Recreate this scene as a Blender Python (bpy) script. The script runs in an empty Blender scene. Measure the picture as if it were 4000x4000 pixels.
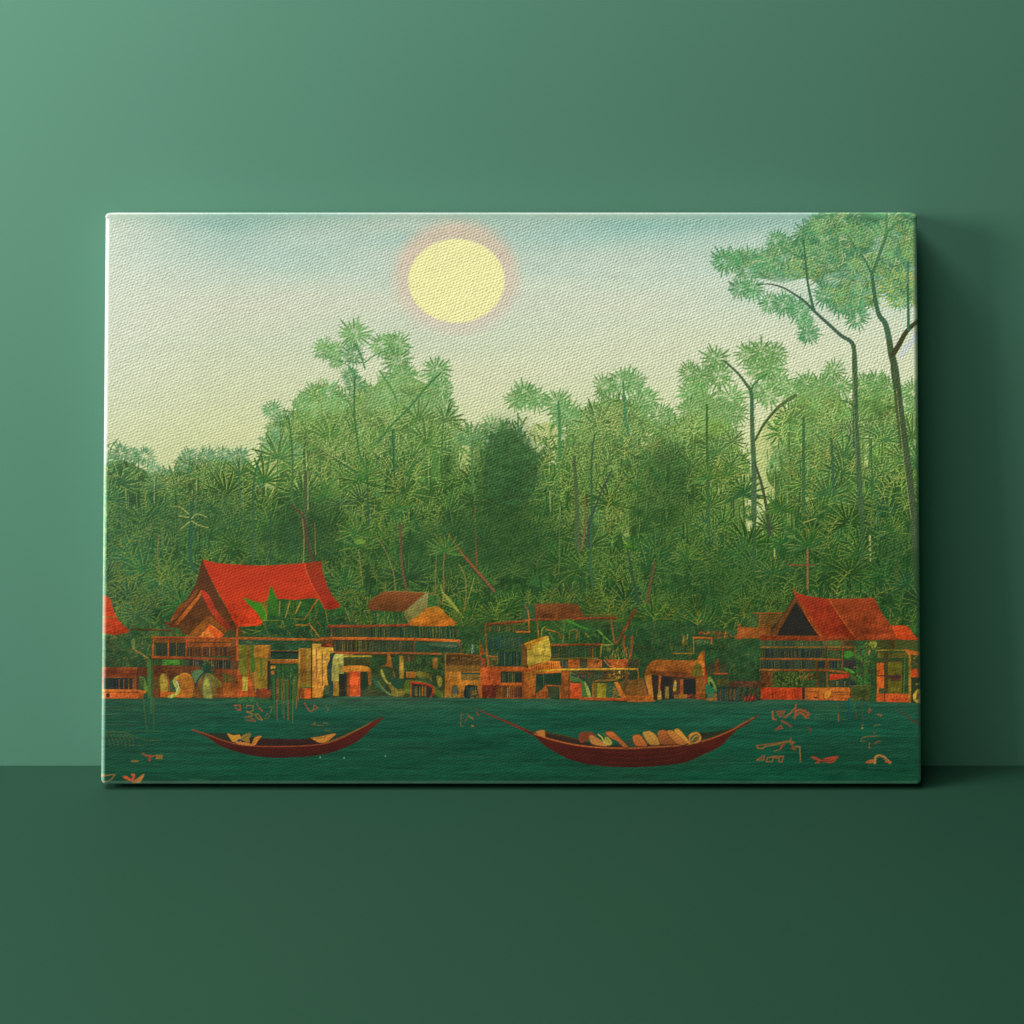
import bpy, math, random
import numpy as np

# ------------------------------------------------------------------ tuning values
AMB = 0.060
def polar(az, el, d):
    a, e = math.radians(az), math.radians(el)
    return (-d * math.cos(a) * math.cos(e), -d * math.sin(a) * math.cos(e) - 0.05, 0.3 + d * math.sin(e))
# unseen area lamps: low left key, higher one near the wall, overhead front fill
LAMPS = [('side_key_light', polar(20, 15, 2.8), (0, 0, 0.3), 0.75, 1.0, 97, (1.0, 0.99, 0.97)),
         ('upper_side_light', polar(21, 60, 2.8), (0, 0, 0.3), 0.8, 0.8, 53, (1.0, 1.0, 0.99)),
         ('overhead_soft_light', polar(60, 60, 2.8), (0, 0, 0.3), 1.6, 1.6, 52, (1.0, 1.0, 1.0))]
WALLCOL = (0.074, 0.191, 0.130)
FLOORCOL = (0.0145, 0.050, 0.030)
WEAVE = 0.000125
EDGE_ROUGH = 0.40
FOLD = (0.60, 0.26, 0.10, 0.50)        # highlight painted on each fold: left, right, top, bottom
GRID = 0.5
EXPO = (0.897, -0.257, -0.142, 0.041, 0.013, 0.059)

# ------------------------------------------------------------------ camera, world, lamps, exposure
sc = bpy.context.scene
PXM = 3571.0            # photo pixels per metre at the lower front edge of the canvas
D0 = 1.40               # camera to the lower front edge
GAP = 0.0580             # lower front edge to the wall
HC = 0.6972             # camera height
F = PXM * D0            # focal length in photo pixels
cd = bpy.data.cameras.new('camera'); cam = bpy.data.objects.new('camera', cd)
sc.collection.objects.link(cam); sc.camera = cam
cd.sensor_width = 36.0; cd.lens = F / 4000.0 * 36.0
HOR = 600.0             # the eye level in photo rows (the lens is shifted down)
cd.shift_y = -(2000.0 - HOR) / 4000.0; cd.shift_x = 3.0 / 4000.0
cd.clip_start = 0.05; cd.clip_end = 100
cam.location = (0.0, -(D0 + GAP), HC); cam.rotation_euler = (math.radians(90), 0, 0)

w = bpy.data.worlds.new('World'); sc.world = w; w.use_nodes = True
w.node_tree.nodes['Background'].inputs[0].default_value = (0.06, 1.0, 0.50, 1)
w.node_tree.nodes['Background'].inputs[1].default_value = AMB

def area(name, loc, target, size, sizey, power, col):
    l = bpy.data.lights.new(name, 'AREA'); l.shape = 'RECTANGLE'; l.size = size; l.size_y = sizey
    l.energy = power; l.color = col
    o = bpy.data.objects.new(name, l); sc.collection.objects.link(o)
    o.location = loc
    d = [target[i] - loc[i] for i in range(3)]
    from mathutils import Vector
    o.rotation_euler = Vector(d).to_track_quat('-Z', 'Y').to_euler()
    return o
for a in LAMPS: area(*a)
sc.view_settings.view_transform = 'Standard'; sc.view_settings.look = 'None'
sc.view_settings.exposure = 0.0; sc.view_settings.gamma = 1.0; sc.view_settings.use_curve_mapping = False
sc.render.engine = 'CYCLES'

# ------------------------------------------------------------------ the printed picture (drawn stroke by stroke)
AX0, AY0, AX1, AY1 = 376, 816, 3620, 3076; RS = 0.75
AW = int((AX1 - AX0) * RS); AH = int((AY1 - AY0) * RS)
def paint():
    rs = np.random.RandomState(11)
    B = np.zeros((AH, AW, 3), np.float32)
    gy, gx = np.mgrid[0:AH, 0:AW].astype(np.float32)
    gx = gx / RS + AX0; gy = gy / RS + AY0
    def bbox(x0, y0, x1, y1):
        i0 = max(0, int((x0 - AX0) * RS) - 1); i1 = min(AW, int((x1 - AX0) * RS) + 2)
        j0 = max(0, int((y0 - AY0) * RS) - 1); j1 = min(AH, int((y1 - AY0) * RS) + 2)
        return i0, i1, j0, j1
    def vnoise(sx, sy, seed):
        r = np.random.RandomState(seed)
        w_ = int((AX1 - AX0) / sx) + 3; h_ = int((AY1 - AY0) / sy) + 3
        g = r.rand(h_, w_).astype(np.float32)
        u = (np.arange(AW) / RS / sx); v = (np.arange(AH) / RS / sy)
        i = u.astype(int); j = v.astype(int); fu = u - i; fv = v - j
        fu = (fu * fu * (3 - 2 * fu)).astype(np.float32); fv = (fv * fv * (3 - 2 * fv)).astype(np.float32)
        t = g[:, i] * (1 - fu) + g[:, i + 1] * fu
        return t[j] * (1 - fv)[:, None] + t[j + 1] * fv[:, None] - 0.5
    def put(i0, i1, j0, j1, a, col):
        s = B[j0:j1, i0:i1]; s += (np.asarray(col, np.float32) - s) * a[..., None]
    def mask(P):
        P = np.asarray(P, np.float64)
        i0, i1, j0, j1 = bbox(P[:, 0].min(), P[:, 1].min(), P[:, 0].max(), P[:, 1].max())
        if i1 <= i0 or j1 <= j0: return None
        X = gx[j0:j1, i0:i1]; Y = gy[j0:j1, i0:i1]; m = np.zeros(X.shape, bool)
        n = len(P)
        for k in range(n):
            xa, ya = P[k]; xb, yb = P[(k + 1) % n]
            if ya == yb: continue
            c = ((Y < ya) != (Y < yb))
            m ^= c & (X < (xb - xa) * (Y - ya) / (yb - ya) + xa)
        return i0, i1, j0, j1, m
    def sm(P, closed=True, k=5):
        P = np.asarray(P, float); n = len(P); out = []
        rng = range(n) if closed else range(n - 1)
        for i in rng:
            if closed: p0, p1, p2, p3 = P[(i-1) % n], P[i], P[(i+1) % n], P[(i+2) % n]
            else: p0, p1, p2, p3 = P[max(i-1, 0)], P[i], P[i+1], P[min(i+2, n-1)]
            for t in np.linspace(0, 1, k, endpoint=False):
                out.append(0.5 * (2*p1 + (p2-p0)*t + (2*p0-5*p1+4*p2-p3)*t*t + (3*p1-p0-3*p2+p3)*t**3))
        if not closed: out.append(P[-1])
        return np.array(out)
    def poly(P, c, c2=None, a=1.0, horiz=False, tex=0.06, edge=None, ew=2.2):
        r = mask(P)
        if r is None: return
        i0, i1, j0, j1, m = r
        c = np.asarray(c, np.float32); P = np.asarray(P, float)
        if c2 is not None:
            if horiz: t = (gx[j0:j1, i0:i1] - P[:, 0].min()) / max(1, np.ptp(P[:, 0]))
            else: t = (gy[j0:j1, i0:i1] - P[:, 1].min()) / max(1, np.ptp(P[:, 1]))
            col = c + (np.asarray(c2, np.float32) - c) * np.clip(t, 0, 1)[..., None]
        else: col = np.broadcast_to(c, m.shape + (3,))
        col = col * (1 + tex * 2 * NZ[j0:j1, i0:i1, None])
        s = B[j0:j1, i0:i1]; s += (col - s) * (m * a)[..., None]
        if edge is not None: line(np.vstack([P, P[:1]]), ew, ew, edge)
    def seg(xa, ya, xb, yb, wa, wb, c, a=1.0):
        W_ = max(wa, wb) / 2 + 1
        i0, i1, j0, j1 = bbox(min(xa, xb) - W_, min(ya, yb) - W_, max(xa, xb) + W_, max(ya, yb) + W_)
        if i1 <= i0 or j1 <= j0: return
        X = gx[j0:j1, i0:i1] - xa; Y = gy[j0:j1, i0:i1] - ya
        dx = xb - xa; dy = yb - ya; L2 = dx*dx + dy*dy + 1e-6
        t = np.clip((X*dx + Y*dy) / L2, 0, 1)
        d = np.hypot(X - t*dx, Y - t*dy)
        al = np.clip((wa + (wb - wa)*t) / 2 - d + 0.5, 0, 1) * a
        put(i0, i1, j0, j1, al, c)
    def line(P, w0, w1, c, a=1.0, wob=0.0):
        P = np.asarray(P, float); n = len(P) - 1
        for k in range(n):
            wa = w0 + (w1 - w0)*k/n; wb = w0 + (w1 - w0)*(k+1)/n
            seg(P[k][0], P[k][1], P[k+1][0], P[k+1][1], wa, wb, c, a)
    def curve(P, w0, w1, c, a=1.0): line(sm(P, False, 5), w0, w1, c, a)
    def blade(x, y, ang, L, wd, bend, c, c2=None, a=1.0, vein=None):
        dx, dy = np.cos(ang), np.sin(ang)
        mx, my = x + dx*L, y + dy*L; pad = wd + abs(bend) + 2
        i0, i1, j0, j1 = bbox(min(x, mx) - pad, min(y, my) - pad, max(x, mx) + pad, max(y, my) + pad)
        if i1 <= i0 or j1 <= j0: return
        X = gx[j0:j1, i0:i1] - x; Y = gy[j0:j1, i0:i1] - y
        t = (X*dx + Y*dy) / L; o = -X*dy + Y*dx - bend*t*t
        tt = np.clip(t, 0, 1); hw = wd * np.power(tt, 0.6) * np.power(1 - tt, 0.55) * 1.5
        al = np.clip(hw - np.abs(o), 0, 1) * ((t > 0) & (t < 1)) * a
        put(i0, i1, j0, j1, al, c)
        if c2 is not None:
            al = np.clip(1.3 - np.abs(o - hw*0.95), 0, 1) * ((t > 0.12) & (t < 0.97)) * a * 0.9
            put(i0, i1, j0, j1, al, c2)
    def lerp(a, b, t): return np.asarray(a, float)*(1-t) + np.asarray(b, float)*t
    def ramp(y, S):
        for (ya, ca), (yb, cb) in zip(S, S[1:]):
            if y <= yb: return lerp(ca, cb, min(max((y-ya)/(yb-ya), 0), 1))
        return np.asarray(S[-1][1], float)
    NZ = 0.5*vnoise(9, 4, 1) + 0.35*vnoise(4, 3, 2) + 0.5*vnoise(40, 22, 3)
    def T(ox, oy, span):
        k = span / 1932.0
        def f(*P):
            P = np.asarray(P, float)
            if P.ndim == 1: P = P.reshape(-1, 2)
            return P * k + (ox, oy)
        f.k = k
        return f

    # ---- sky
    S = [(816, (160, 186, 172)), (930, (182, 201, 186)), (1060, (198, 209, 191)), (1220, (208, 212, 188)), (1450, (212, 213, 178)), (1700, (210, 211, 160)), (2100, (190, 194, 128))]
    ys = np.arange(AH) / RS + AY0
    B[:] = np.array([ramp(y, S) for y in ys], np.float32)[:, None, :]
    cl = vnoise(420, 60, 21) * np.clip((1250 - gy) / 350, 0, 1)
    B += (np.array([-18, -7, -4], np.float32) * (cl * 1.7)[..., None])
    cl = vnoise(700, 90, 22) * np.clip((1650 - gy) / 500, 0, 1)
    B += np.array([14, 3, 0], np.float32) * cl[..., None]
    lft = np.clip((900 - gx) / 500, 0, 1) * np.clip((1900 - gy) / 700, 0, 1)
    B += (np.array([220, 225, 206], np.float32) - B) * (lft * 0.75)[..., None]
    topb = np.exp(-((gy - 850) / 45)**2) * (0.5 + vnoise(300, 80, 23))
    B += np.array([-16, -6, -8], np.float32) * topb[..., None]
    # ---- sun and its ring
    r1 = np.hypot((gx - 1783) / 191.0, (gy - 1096) / 166.0); r2 = np.hypot((gx - 1783) / 240.0, (gy - 1086) / 219.0)
    ringc = np.array([226, 188, 162], np.float32) + (np.array([218, 198, 180], np.float32) - np.array([226, 188, 162], np.float32)) * np.clip((gy - 950) / 320, 0, 1)[..., None]
    a = np.clip((1.16 - r2) / 0.30, 0, 1); a = a*a*(3-2*a) * 0.66
    B += (ringc - B) * a[..., None]
    a = np.clip((1.01 - r1) / 0.05, 0, 1)
    B += (np.array([242, 233, 166], np.float32) - B) * a[..., None]

    # ---- jungle: body colour by height, then layers of fans over it
    FOR = [(1200, (120, 166, 96)), (1450, (112, 158, 82)), (1600, (98, 142, 68)), (1800, (76, 120, 54)), (2000, (60, 102, 46)), (2400, (48, 90, 40)), (2720, (40, 74, 34))]
    def fcol(x, y, v=1.0):
        c = ramp(y, FOR)
        l = np.clip((1000 - x) / 600, 0, 1); c = lerp(c, (70, 122, 86), 0.45*l)
        r_ = np.clip((x - 2900) / 600, 0, 1) * np.clip((y - 1900) / 500, 0, 1); c = lerp(c, (34, 74, 40), 0.55*r_)
        return c * v
    LIN = [(1200, (208, 218, 150)), (1600, (208, 216, 124)), (1900, (184, 194, 90)), (2200, (156, 166, 66)), (2500, (146, 142, 54)), (2720, (124, 116, 44))]
    K1 = 4000 / 1932.0
    mass = np.array([(180, 872), (235, 868), (300, 900), (340, 885), (400, 868), (470, 872), (484, 935), (500, 860), (540, 800), (565, 765), (610, 745), (655, 770), (680, 750), (700, 730), (760, 705), (820, 730), (850, 790), (872, 850), (930, 840), (962, 808), (1000, 850), (1050, 890), (1075, 800), (1120, 770), (1150, 760), (1200, 770), (1245, 808), (1290, 795), (1320, 730), (1370, 770), (1400, 860), (1408, 1000), (1440, 1010), (1448, 900), (1470, 790), (1510, 740), (1560, 725), (1605, 770), (1625, 745), (1680, 735), (1715, 790), (1760, 780), (1760, 1340), (180, 1340)], float) * K1
    r = mask(mass); i0, i1, j0, j1, m = r
    MM = np.zeros((AH, AW), np.float32); MM[j0:j1, i0:i1] = m
    base = np.zeros((AH, 3), np.float32)
    for j, y in enumerate(ys): base[j] = ramp(y, FOR)
    left = np.clip((1000 - gx) / 600, 0, 1) * 0.45
    bc = base[:, None, :] + (np.array([70, 122, 86], np.float32) - base[:, None, :]) * left[..., None]
    vn = vnoise(60, 50, 31)*0.35 + vnoise(16, 16, 32)*0.28 + vnoise(7, 7, 33)*0.18
    soft = np.clip(MM, 0, 1)
    glow = np.clip(vnoise(150, 120, 36)*2.4 - 0.1, 0, 1) * np.clip((2250 - gy)/400, 0, 1)
    bc = bc * (0.86 + vn)[..., None] + np.array([50, 42, 6], np.float32) * glow[..., None] * 0.7
    B += (bc - B) * soft[..., None]
    yel = ((vnoise(5, 9, 34) + vnoise(4, 16, 35)) > 0.52) & (gy < 2350)
    B += (np.array([120, 132, 58], np.float32) - B) * (soft * yel * 0.55)[..., None]

    def inmass(x, y):
        i = int((x - AX0)*RS); j = int((y - AY0)*RS)
        return 0 <= i < AW and 0 <= j < AH and MM[j, i] > 0
    def fan(x, y, R_, n=15, a0=0.0, a1=2*np.pi, c=None, c2=None, wd=0.085, droop=0.0, dark=1.0, jit=0.12, hub=True):
        c = fcol(x, y) if c is None else np.asarray(c, float)
        c2 = ramp(y, LIN) if c2 is None else c2
        for k in range(n):
            an = a0 + (a1 - a0) * (k + 0.5 + rs.uniform(-.3, .3)) / n
            L = R_ * rs.uniform(0.72, 1.05)
            cc = c * dark * rs.uniform(1 - jit, 1 + jit) + (rs.uniform(-6, 6), 0, rs.uniform(-8, 8))
            blade(x, y, an, L, R_*wd*rs.uniform(.75, 1.15), np.cos(an)*R_*droop + rs.uniform(-.08, .08)*R_, cc, c2 if rs.rand() < .8 else None)
    def frond(P, L, n, wd, c, c2=None, a=1.0, lean=0.9):
        """a feather leaf: leaflets down both sides of a rib"""
        P = sm(P, False, 6); d = np.r_[0, np.cumsum(np.hypot(*np.diff(P, axis=0).T))]
        for k in range(n):
            t = (k + .5)/n; s = t*d[-1]; x = np.interp(s, d, P[:, 0]); y = np.interp(s, d, P[:, 1])
            x2 = np.interp(min(s+3, d[-1]), d, P[:, 0]); y2 = np.interp(min(s+3, d[-1]), d, P[:, 1])
            x1 = np.interp(max(s-3, 0), d, P[:, 0]); y1 = np.interp(max(s-3, 0), d, P[:, 1])
            an = np.arctan2(y2-y1, x2-x1); l = L*(1 - 0.45*abs(t-.35)) * rs.uniform(.8, 1.1)
            for s_ in (-1, 1):
                cc = np.asarray(c, float)*rs.uniform(.88, 1.12)
                blade(x, y, an + s_*lean*rs.uniform(.85, 1.15), l, wd, -s_*l*.12, cc, c2 if rs.rand() < .7 else None, a)
        line(P, wd*.8, wd*.4, np.asarray(c, float)*.85)
    mo = sm(mass, True, 14)
    for q in range(1500):
        v = mo[rs.randint(len(mo))]
        if v[1] > 2100: continue
        blade(v[0] + rs.uniform(-18, 18), v[1] + rs.uniform(-4, 44), -np.pi/2 + rs.uniform(-1.5, 1.5), rs.uniform(24, 62), rs.uniform(2.5, 5), rs.uniform(-6, 6), fcol(v[0], v[1], rs.uniform(.88, 1.12)))
    # back layer fans on the skyline (pale against the sky)
    t1 = T(400, 1600, 650); t2 = T(1000, 1200, 850); t3 = T(1750, 1400, 950); t4 = T(2600, 1300, 1000); t5 = T(2700, 820, 920); t6 = T(1000, 1700, 900)
    def crown_of(X, Y, R2, cc, k):
        i0, i1, j0, j1 = bbox(X - R2, Y - R2, X + R2, Y + R2)
        if i1 > i0 and j1 > j0:
            d = np.hypot(gx[j0:j1, i0:i1] - X, (gy[j0:j1, i0:i1] - Y)*1.1) / R2
            al = np.clip((0.78 + 0.5*VF[j0:j1, i0:i1] - d) / 0.22, 0, 1) * np.clip(0.62 + 1.3*VG[j0:j1, i0:i1], .1, .95)
            put(i0, i1, j0, j1, al, cc)
        n = int(rs.uniform(16, 22)); ph = rs.uniform(0, 6)
        for q in range(n):
            an = ph + 2*np.pi*(q + rs.uniform(-.25, .25))/n; r0 = R2*rs.uniform(.15, .35)
            blade(X + np.cos(an)*r0, Y + np.sin(an)*r0, an, R2*rs.uniform(.6, .85), R2*.085, rs.uniform(-.1, .1)*R2, cc*rs.uniform(.84, 1.06))
            if rs.rand() < .75: seg(X + np.cos(an+.1)*r0, Y + np.sin(an+.1)*r0, X + np.cos(an+.12)*R2*rs.uniform(.5, .8), Y + np.sin(an+.12)*R2*rs.uniform(.5, .8), 1.8, 1.4, (200, 196, 146), .75)
    VF = vnoise(13, 13, 71); VG = vnoise(9, 9, 72) + .4*vnoise(4, 4, 73)
    def fans(t, L, c, **k):
        for (x, y, R_) in L:
            (X, Y), = t((x, y)); R2 = R_*t.k*1.06
            cc = np.asarray(c, float) * rs.uniform(.93, 1.07)
            crown_of(X, Y, R2, cc, k)
    TEAL = (98, 152, 96); LEAF = (112, 162, 94); LEAF2 = (108, 156, 84)
    fans(t1, [(90, 560, 120), (220, 490, 120), (330, 520, 100), (490, 540, 130), (600, 700, 110), (950, 620, 120), (1010, 560, 130), (1220, 540, 130), (1400, 520, 110), (1590, 560, 150), (1650, 700, 130), (700, 780, 120), (1100, 680, 130), (1320, 640, 130)], (98, 148, 102))
    fans(t2, [(870, 240, 155), (600, 370, 115), (700, 380, 100), (1130, 340, 130), (1250, 330, 130), (1250, 470, 140), (1300, 620, 150), (1600, 560, 150), (1640, 720, 130), (1660, 880, 130), (420, 850, 110), (520, 780, 130), (640, 780, 150), (740, 850, 110), (560, 900, 130), (1060, 840, 150), (1200, 760, 130), (1350, 760, 130), (700, 480, 80)], LEAF)
    fans(t2, [(150, 910, 100), (120, 1200, 120), (200, 1100, 120), (240, 1000, 100), (830, 600, 90), (880, 690, 110), (1680, 1030, 120), (1900, 1180, 130), (860, 420, 110), (1480, 900, 150), (320, 1280, 130)], TEAL)
    fans(t3, [(610, 290, 130), (540, 330, 100), (700, 330, 110), (870, 360, 130), (930, 440, 130), (1390, 190, 140), (1240, 220, 105), (1480, 180, 100), (1570, 330, 120), (1500, 380, 110), (1680, 450, 110), (1240, 470, 110), (1190, 400, 70), (190, 640, 150), (350, 560, 110), (30, 640, 110), (1030, 500, 110), (840, 560, 100), (1320, 400, 110), (1420, 560, 140)], (110, 158, 90))
    fans(t4, [(370, 200, 120), (180, 300, 100), (270, 330, 110), (400, 330, 120), (200, 450, 120), (300, 560, 140), (180, 580, 110), (620, 160, 110), (720, 150, 120), (820, 160, 110), (700, 270, 110), (790, 270, 120), (850, 370, 110), (780, 470, 110), (690, 440, 90), (500, 500, 120), (530, 600, 110), (450, 620, 110), (1070, 390, 110), (1170, 420, 120), (1270, 290, 100), (950, 430, 110), (1320, 400, 110), (1500, 400, 120), (1590, 380, 110), (1680, 430, 120), (1870, 440, 110), (1880, 560, 110), (820, 870, 105), (850, 760, 60), (800, 1000, 80), (30, 640, 80)], LEAF2)
    # gaps of sky that show between the trunks, low in the canopy
    SKYG = (190, 194, 124)
    for tt, P in ((t4, [(680, 800), (760, 650), (870, 560), (900, 600), (860, 700), (850, 850), (770, 960), (765, 1100), (830, 1200), (800, 1270), (690, 1290), (668, 1000)]),
                  (t4, [(1060, 980), (1130, 1010), (1120, 1100), (1070, 1100)]), (t4, [(1060, 1150), (1130, 1160), (1150, 1260), (1070, 1340)]),
                  (t4, [(1480, 700), (1540, 740), (1570, 900), (1510, 1050), (1480, 980)]), (t4, [(1170, 820), (1240, 810), (1260, 1000), (1180, 900)]),
                  (t4, [(530, 1030), (636, 1000), (636, 1130), (520, 1100)]), (t4, [(540, 1200), (636, 1130), (636, 1240), (560, 1260)]), (t4, [(560, 1320), (636, 1300), (640, 1420), (580, 1400)]),
                  (t4, [(850, 1470), (960, 1520), (970, 1560), (840, 1500)]), (t4, [(850, 1590), (900, 1590), (890, 1620), (850, 1610)]),
                  (t2, [(40, 1300), (230, 1280), (240, 1380), (180, 1560), (130, 1680), (90, 1680), (70, 1570), (30, 1560)]),
                  (t2, [(860, 900), (920, 900), (930, 1080), (880, 1080)]), (t2, [(520, 1170), (700, 1180), (760, 1290), (700, 1310)]), (t2, [(480, 1040), (520, 1090), (500, 1140)]),
                  (t2, [(350, 1480), (420, 1470), (430, 1620), (340, 1660)]),
                  (t3, [(640, 600), (760, 690), (870, 730), (880, 620), (840, 520), (700, 520)]), (t3, [(910, 640), (930, 760), (900, 740)]),
                  (t3, [(1540, 620), (1640, 590), (1640, 720), (1540, 700)]), (t3, [(1370, 1180), (1440, 1190), (1440, 1470), (1370, 1400)]),
                  (t3, [(1060, 1160), (1090, 1200), (1080, 1480), (1055, 1400)]), (t3, [(1070, 850), (1130, 860), (1120, 980), (1060, 960)]), (t3, [(1160, 1200), (1230, 1180), (1200, 1300)]),
                  (t3, [(100, 700), (240, 730), (230, 900), (100, 890)])):
        yy_ = tt(*P)[:, 1].mean(); poly(sm(tt(*P)), lerp(SKYG, (146, 160, 84), np.clip((yy_ - 1780)/220, 0, 1)), a=.9)
        c_ = tt(*P).mean(0)
        for q in range(26):
            v = tt(*P)[rs.randint(len(P))]; an = np.arctan2(c_[1]-v[1], c_[0]-v[0])
            blade(v[0], v[1], an + rs.uniform(-.7, .7), rs.uniform(18, 52), rs.uniform(2.5, 5.5), rs.uniform(-5, 5), fcol(v[0], v[1], rs.uniform(.9, 1.15)))
    # mid layer: the body of the jungle
    pts = []
    while len(pts) < 400:
        x = rs.uniform(AX0, AX1); y = rs.uniform(1500, 2600)
        if inmass(x, y) and (y > 1650 or rs.rand() < .7): pts.append((y + rs.uniform(-90, 90), x, y))
    pts.sort()
    for _, x, y in pts:
        if not inmass(x, y - 20): continue
        gapx = (2945 < x < 3040 and y < 1980) or (1020 < x < 1100 and y < 1950)
        if gapx: continue
        R_ = rs.uniform(34, 74) + (18 if y < 2050 else 0); lo = rs.uniform(-np.pi*1.05, -np.pi*.9); hi = rs.uniform(-.1*np.pi, .2*np.pi)
        c = fcol(x, y) * rs.uniform(.84, 1.10) + (rs.uniform(-10, 10), 0, rs.uniform(-8, 8))
        c2 = ramp(y, LIN) * rs.uniform(.82, 1.08) + (rs.uniform(-34, 6), rs.uniform(-8, 10), 0)
        if rs.rand() < .55: fan(x, y, R_, n=int(rs.uniform(8, 14)), a0=lo, a1=hi, c=c, c2=c2, wd=.10)
        elif rs.rand() < .6: frond([(x, y), (x + rs.uniform(-30, 30), y - R_*.7), (x + rs.uniform(-70, 70), y - R_*1.3)], R_*.55, 9, R_*.055, c, c2)
        else: fan(x, y, R_*.9, n=14, c=c, c2=c2, wd=.09)
        if rs.rand() < .5 and y < 2400: curve([(x, y), (x + rs.uniform(-8, 8), y + 60), (x + rs.uniform(-14, 14), y + rs.uniform(110, 260))], 4.5, 6, c*.8); 
    # misty light between the stems
    for (cx, cy, rx, ry, k_) in ((2330, 1880, 150, 200, .34), (3080, 1830, 190, 200, .30), (1420, 1830, 220, 170, .28), (2880, 1900, 90, 220, .36), (3400, 1800, 150, 190, .26), (700, 1830, 200, 90, .2), (1840, 1790, 70, 110, .4), (1180, 1850, 90, 120, .3)):
        d = np.hypot((gx - cx)/rx, (gy - cy)/ry); a = np.clip(1.3 - d, 0, 1); a = a*a*(3 - 2*a)*k_*MM*(.7 + 1.2*vnoise(30, 60, int(cx)))
        B[:] += (np.array((176, 188, 104), np.float32) - B) * np.clip(a, 0, 1)[..., None]
    for q in range(210):
        x = rs.uniform(AX0, AX1); y = rs.uniform(1740, 2120)
        if inmass(x, y - 60): blade(x, y, -np.pi/2 + rs.uniform(-.06, .06), rs.uniform(36, 120), rs.uniform(2, 5), 0, lerp((196, 200, 132), (150, 160, 80), (y - 1740)/380.), a=.8); seg(x + 6, y + 20, x + 4, y - 130, 3.5, 3, fcol(x, y, .72))
    # thin veins, stalks and flecks
    n = 0
    while n < 2000:
        x = rs.uniform(AX0, AX1); y = rs.uniform(1480, 2640)
        if not inmass(x, y): continue
        n += 1
        c = ramp(y, LIN) * rs.uniform(.75, 1.12) + (rs.uniform(-40, 6 + 22*(y > 2150)), rs.uniform(-10, 10), rs.uniform(-10, 14))
        if rs.rand() < .35:
            an = rs.uniform(-np.pi, 0); l = rs.uniform(20, 74); b_ = rs.uniform(-.25, .25)*l
            p = [(x, y), (x + np.cos(an)*l*.5 - np.sin(an)*b_, y + np.sin(an)*l*.5 + np.cos(an)*b_), (x + np.cos(an)*l, y + np.sin(an)*l)]
            line(sm(p, False, 3), 2.2, 1.6, c, rs.uniform(.5, .95))
        elif rs.rand() < .25: seg(x, y, x + rs.uniform(-4, 4), y + rs.uniform(20, 110), 2.0, 1.5, c*(.9, .8, .8), .7)
        else: blade(x, y, rs.uniform(0, 6.3), rs.uniform(9, 24), rs.uniform(1.3, 3.2), 0, c, a=.85)
    # the palms one can tell apart, drawn over the thicket from the back to the front
    PL = []
    while len(PL) < 230:
        x = rs.uniform(AX0 + 10, AX1 - 10); y = 1640 + 820*rs.rand()**1.15
        if not inmass(x, y - 40) or (2945 < x < 3040 and y < 1990): continue
        if any((x - a_)**2 + ((y - b_)*1.3)**2 < 58**2 for a_, b_ in PL): continue
        PL.append((x, y))
    PL.sort(key=lambda p: p[1])
    for x, y in PL:
        up = np.clip((2050 - y)/400, 0, 1); c = fcol(x, y, 1.0) * rs.uniform(.80, 1.04) + (rs.uniform(-8, 4), 0, rs.uniform(-6, 10)); c2 = lerp(ramp(y, LIN), (218, 220, 150), .5*up)
        if y < 2350: curve([(x, y), (x + rs.uniform(-6, 6), y + 90), (x + rs.uniform(-12, 12), y + rs.uniform(170, 300))], 4, 7, c*.82)
        R_ = rs.uniform(64, 118)
        if rs.rand() < .6:
            n = int(rs.uniform(12, 18))
            for k in range(n):
                an = -np.pi*1.18 + np.pi*1.36*(k + .5 + rs.uniform(-.25, .25))/n; L = R_*rs.uniform(.75, 1.05); bd = rs.uniform(-.06, .16)*R_*np.sign(np.cos(an))
                blade(x, y, an, L, R_*.075, bd, c*rs.uniform(.86, 1.08), c2)
        else:
            for s_ in (-1, -.35, .35, 1):
                frond([(x, y), (x + s_*R_*.5, y - R_*rs.uniform(.5, .8)), (x + s_*R_*1.1, y - R_*rs.uniform(.1, .9))], R_*.42, 9, R_*.038, c*rs.uniform(.9, 1.08), c2, lean=.8)
    # feather leaves seen as pale ribs against the dark green
    for q in range(300):
        x = rs.uniform(AX0 + 20, AX1 - 20); y = rs.uniform(1660, 2560)
        if not inmass(x, y - 60) or (2945 < x < 3040 and y < 1990): continue
        an = -np.pi/2 + rs.uniform(-.7, .7); L = rs.uniform(50, 130); c = ramp(y, LIN)*rs.uniform(.8, 1.1) + (rs.uniform(-30, 14), 0, 0); g_ = fcol(x, y, rs.uniform(.72, .95))
        P = sm([(x, y), (x + np.cos(an)*L*.5, y + np.sin(an)*L*.5), (x + np.cos(an + .3)*L, y + np.sin(an + .3)*L)], False, 5)
        for k in range(1, len(P), 1):
            if k % 2: continue
            for s_ in (-1, 1):
                a2 = an + s_*rs.uniform(.7, 1.0); l = L*.38*(1 - .4*k/len(P))*rs.uniform(.8, 1.2)
                blade(P[k][0], P[k][1], a2, l, 5.5, -s_*l*.15, g_)
                x2, y2 = P[k][0] + np.cos(a2)*l, P[k][1] + np.sin(a2)*l + l*.12
                line([(P[k][0] + 3*np.cos(a2), P[k][1] + 3*np.sin(a2)), ((P[k][0]+x2)/2, (P[k][1]+y2)/2 - 3), (x2, y2)], 2.6, 1.8, c, .9)
        line(P, 2.6, 2, c*.9, .8)
    hz = np.clip((1900 - gy)/420, 0, 1)*.26*MM*np.clip((3700 - gx)/600, 0, 1)
    B[:] += (np.array((186, 204, 134), np.float32) - B) * hz[..., None]
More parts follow.
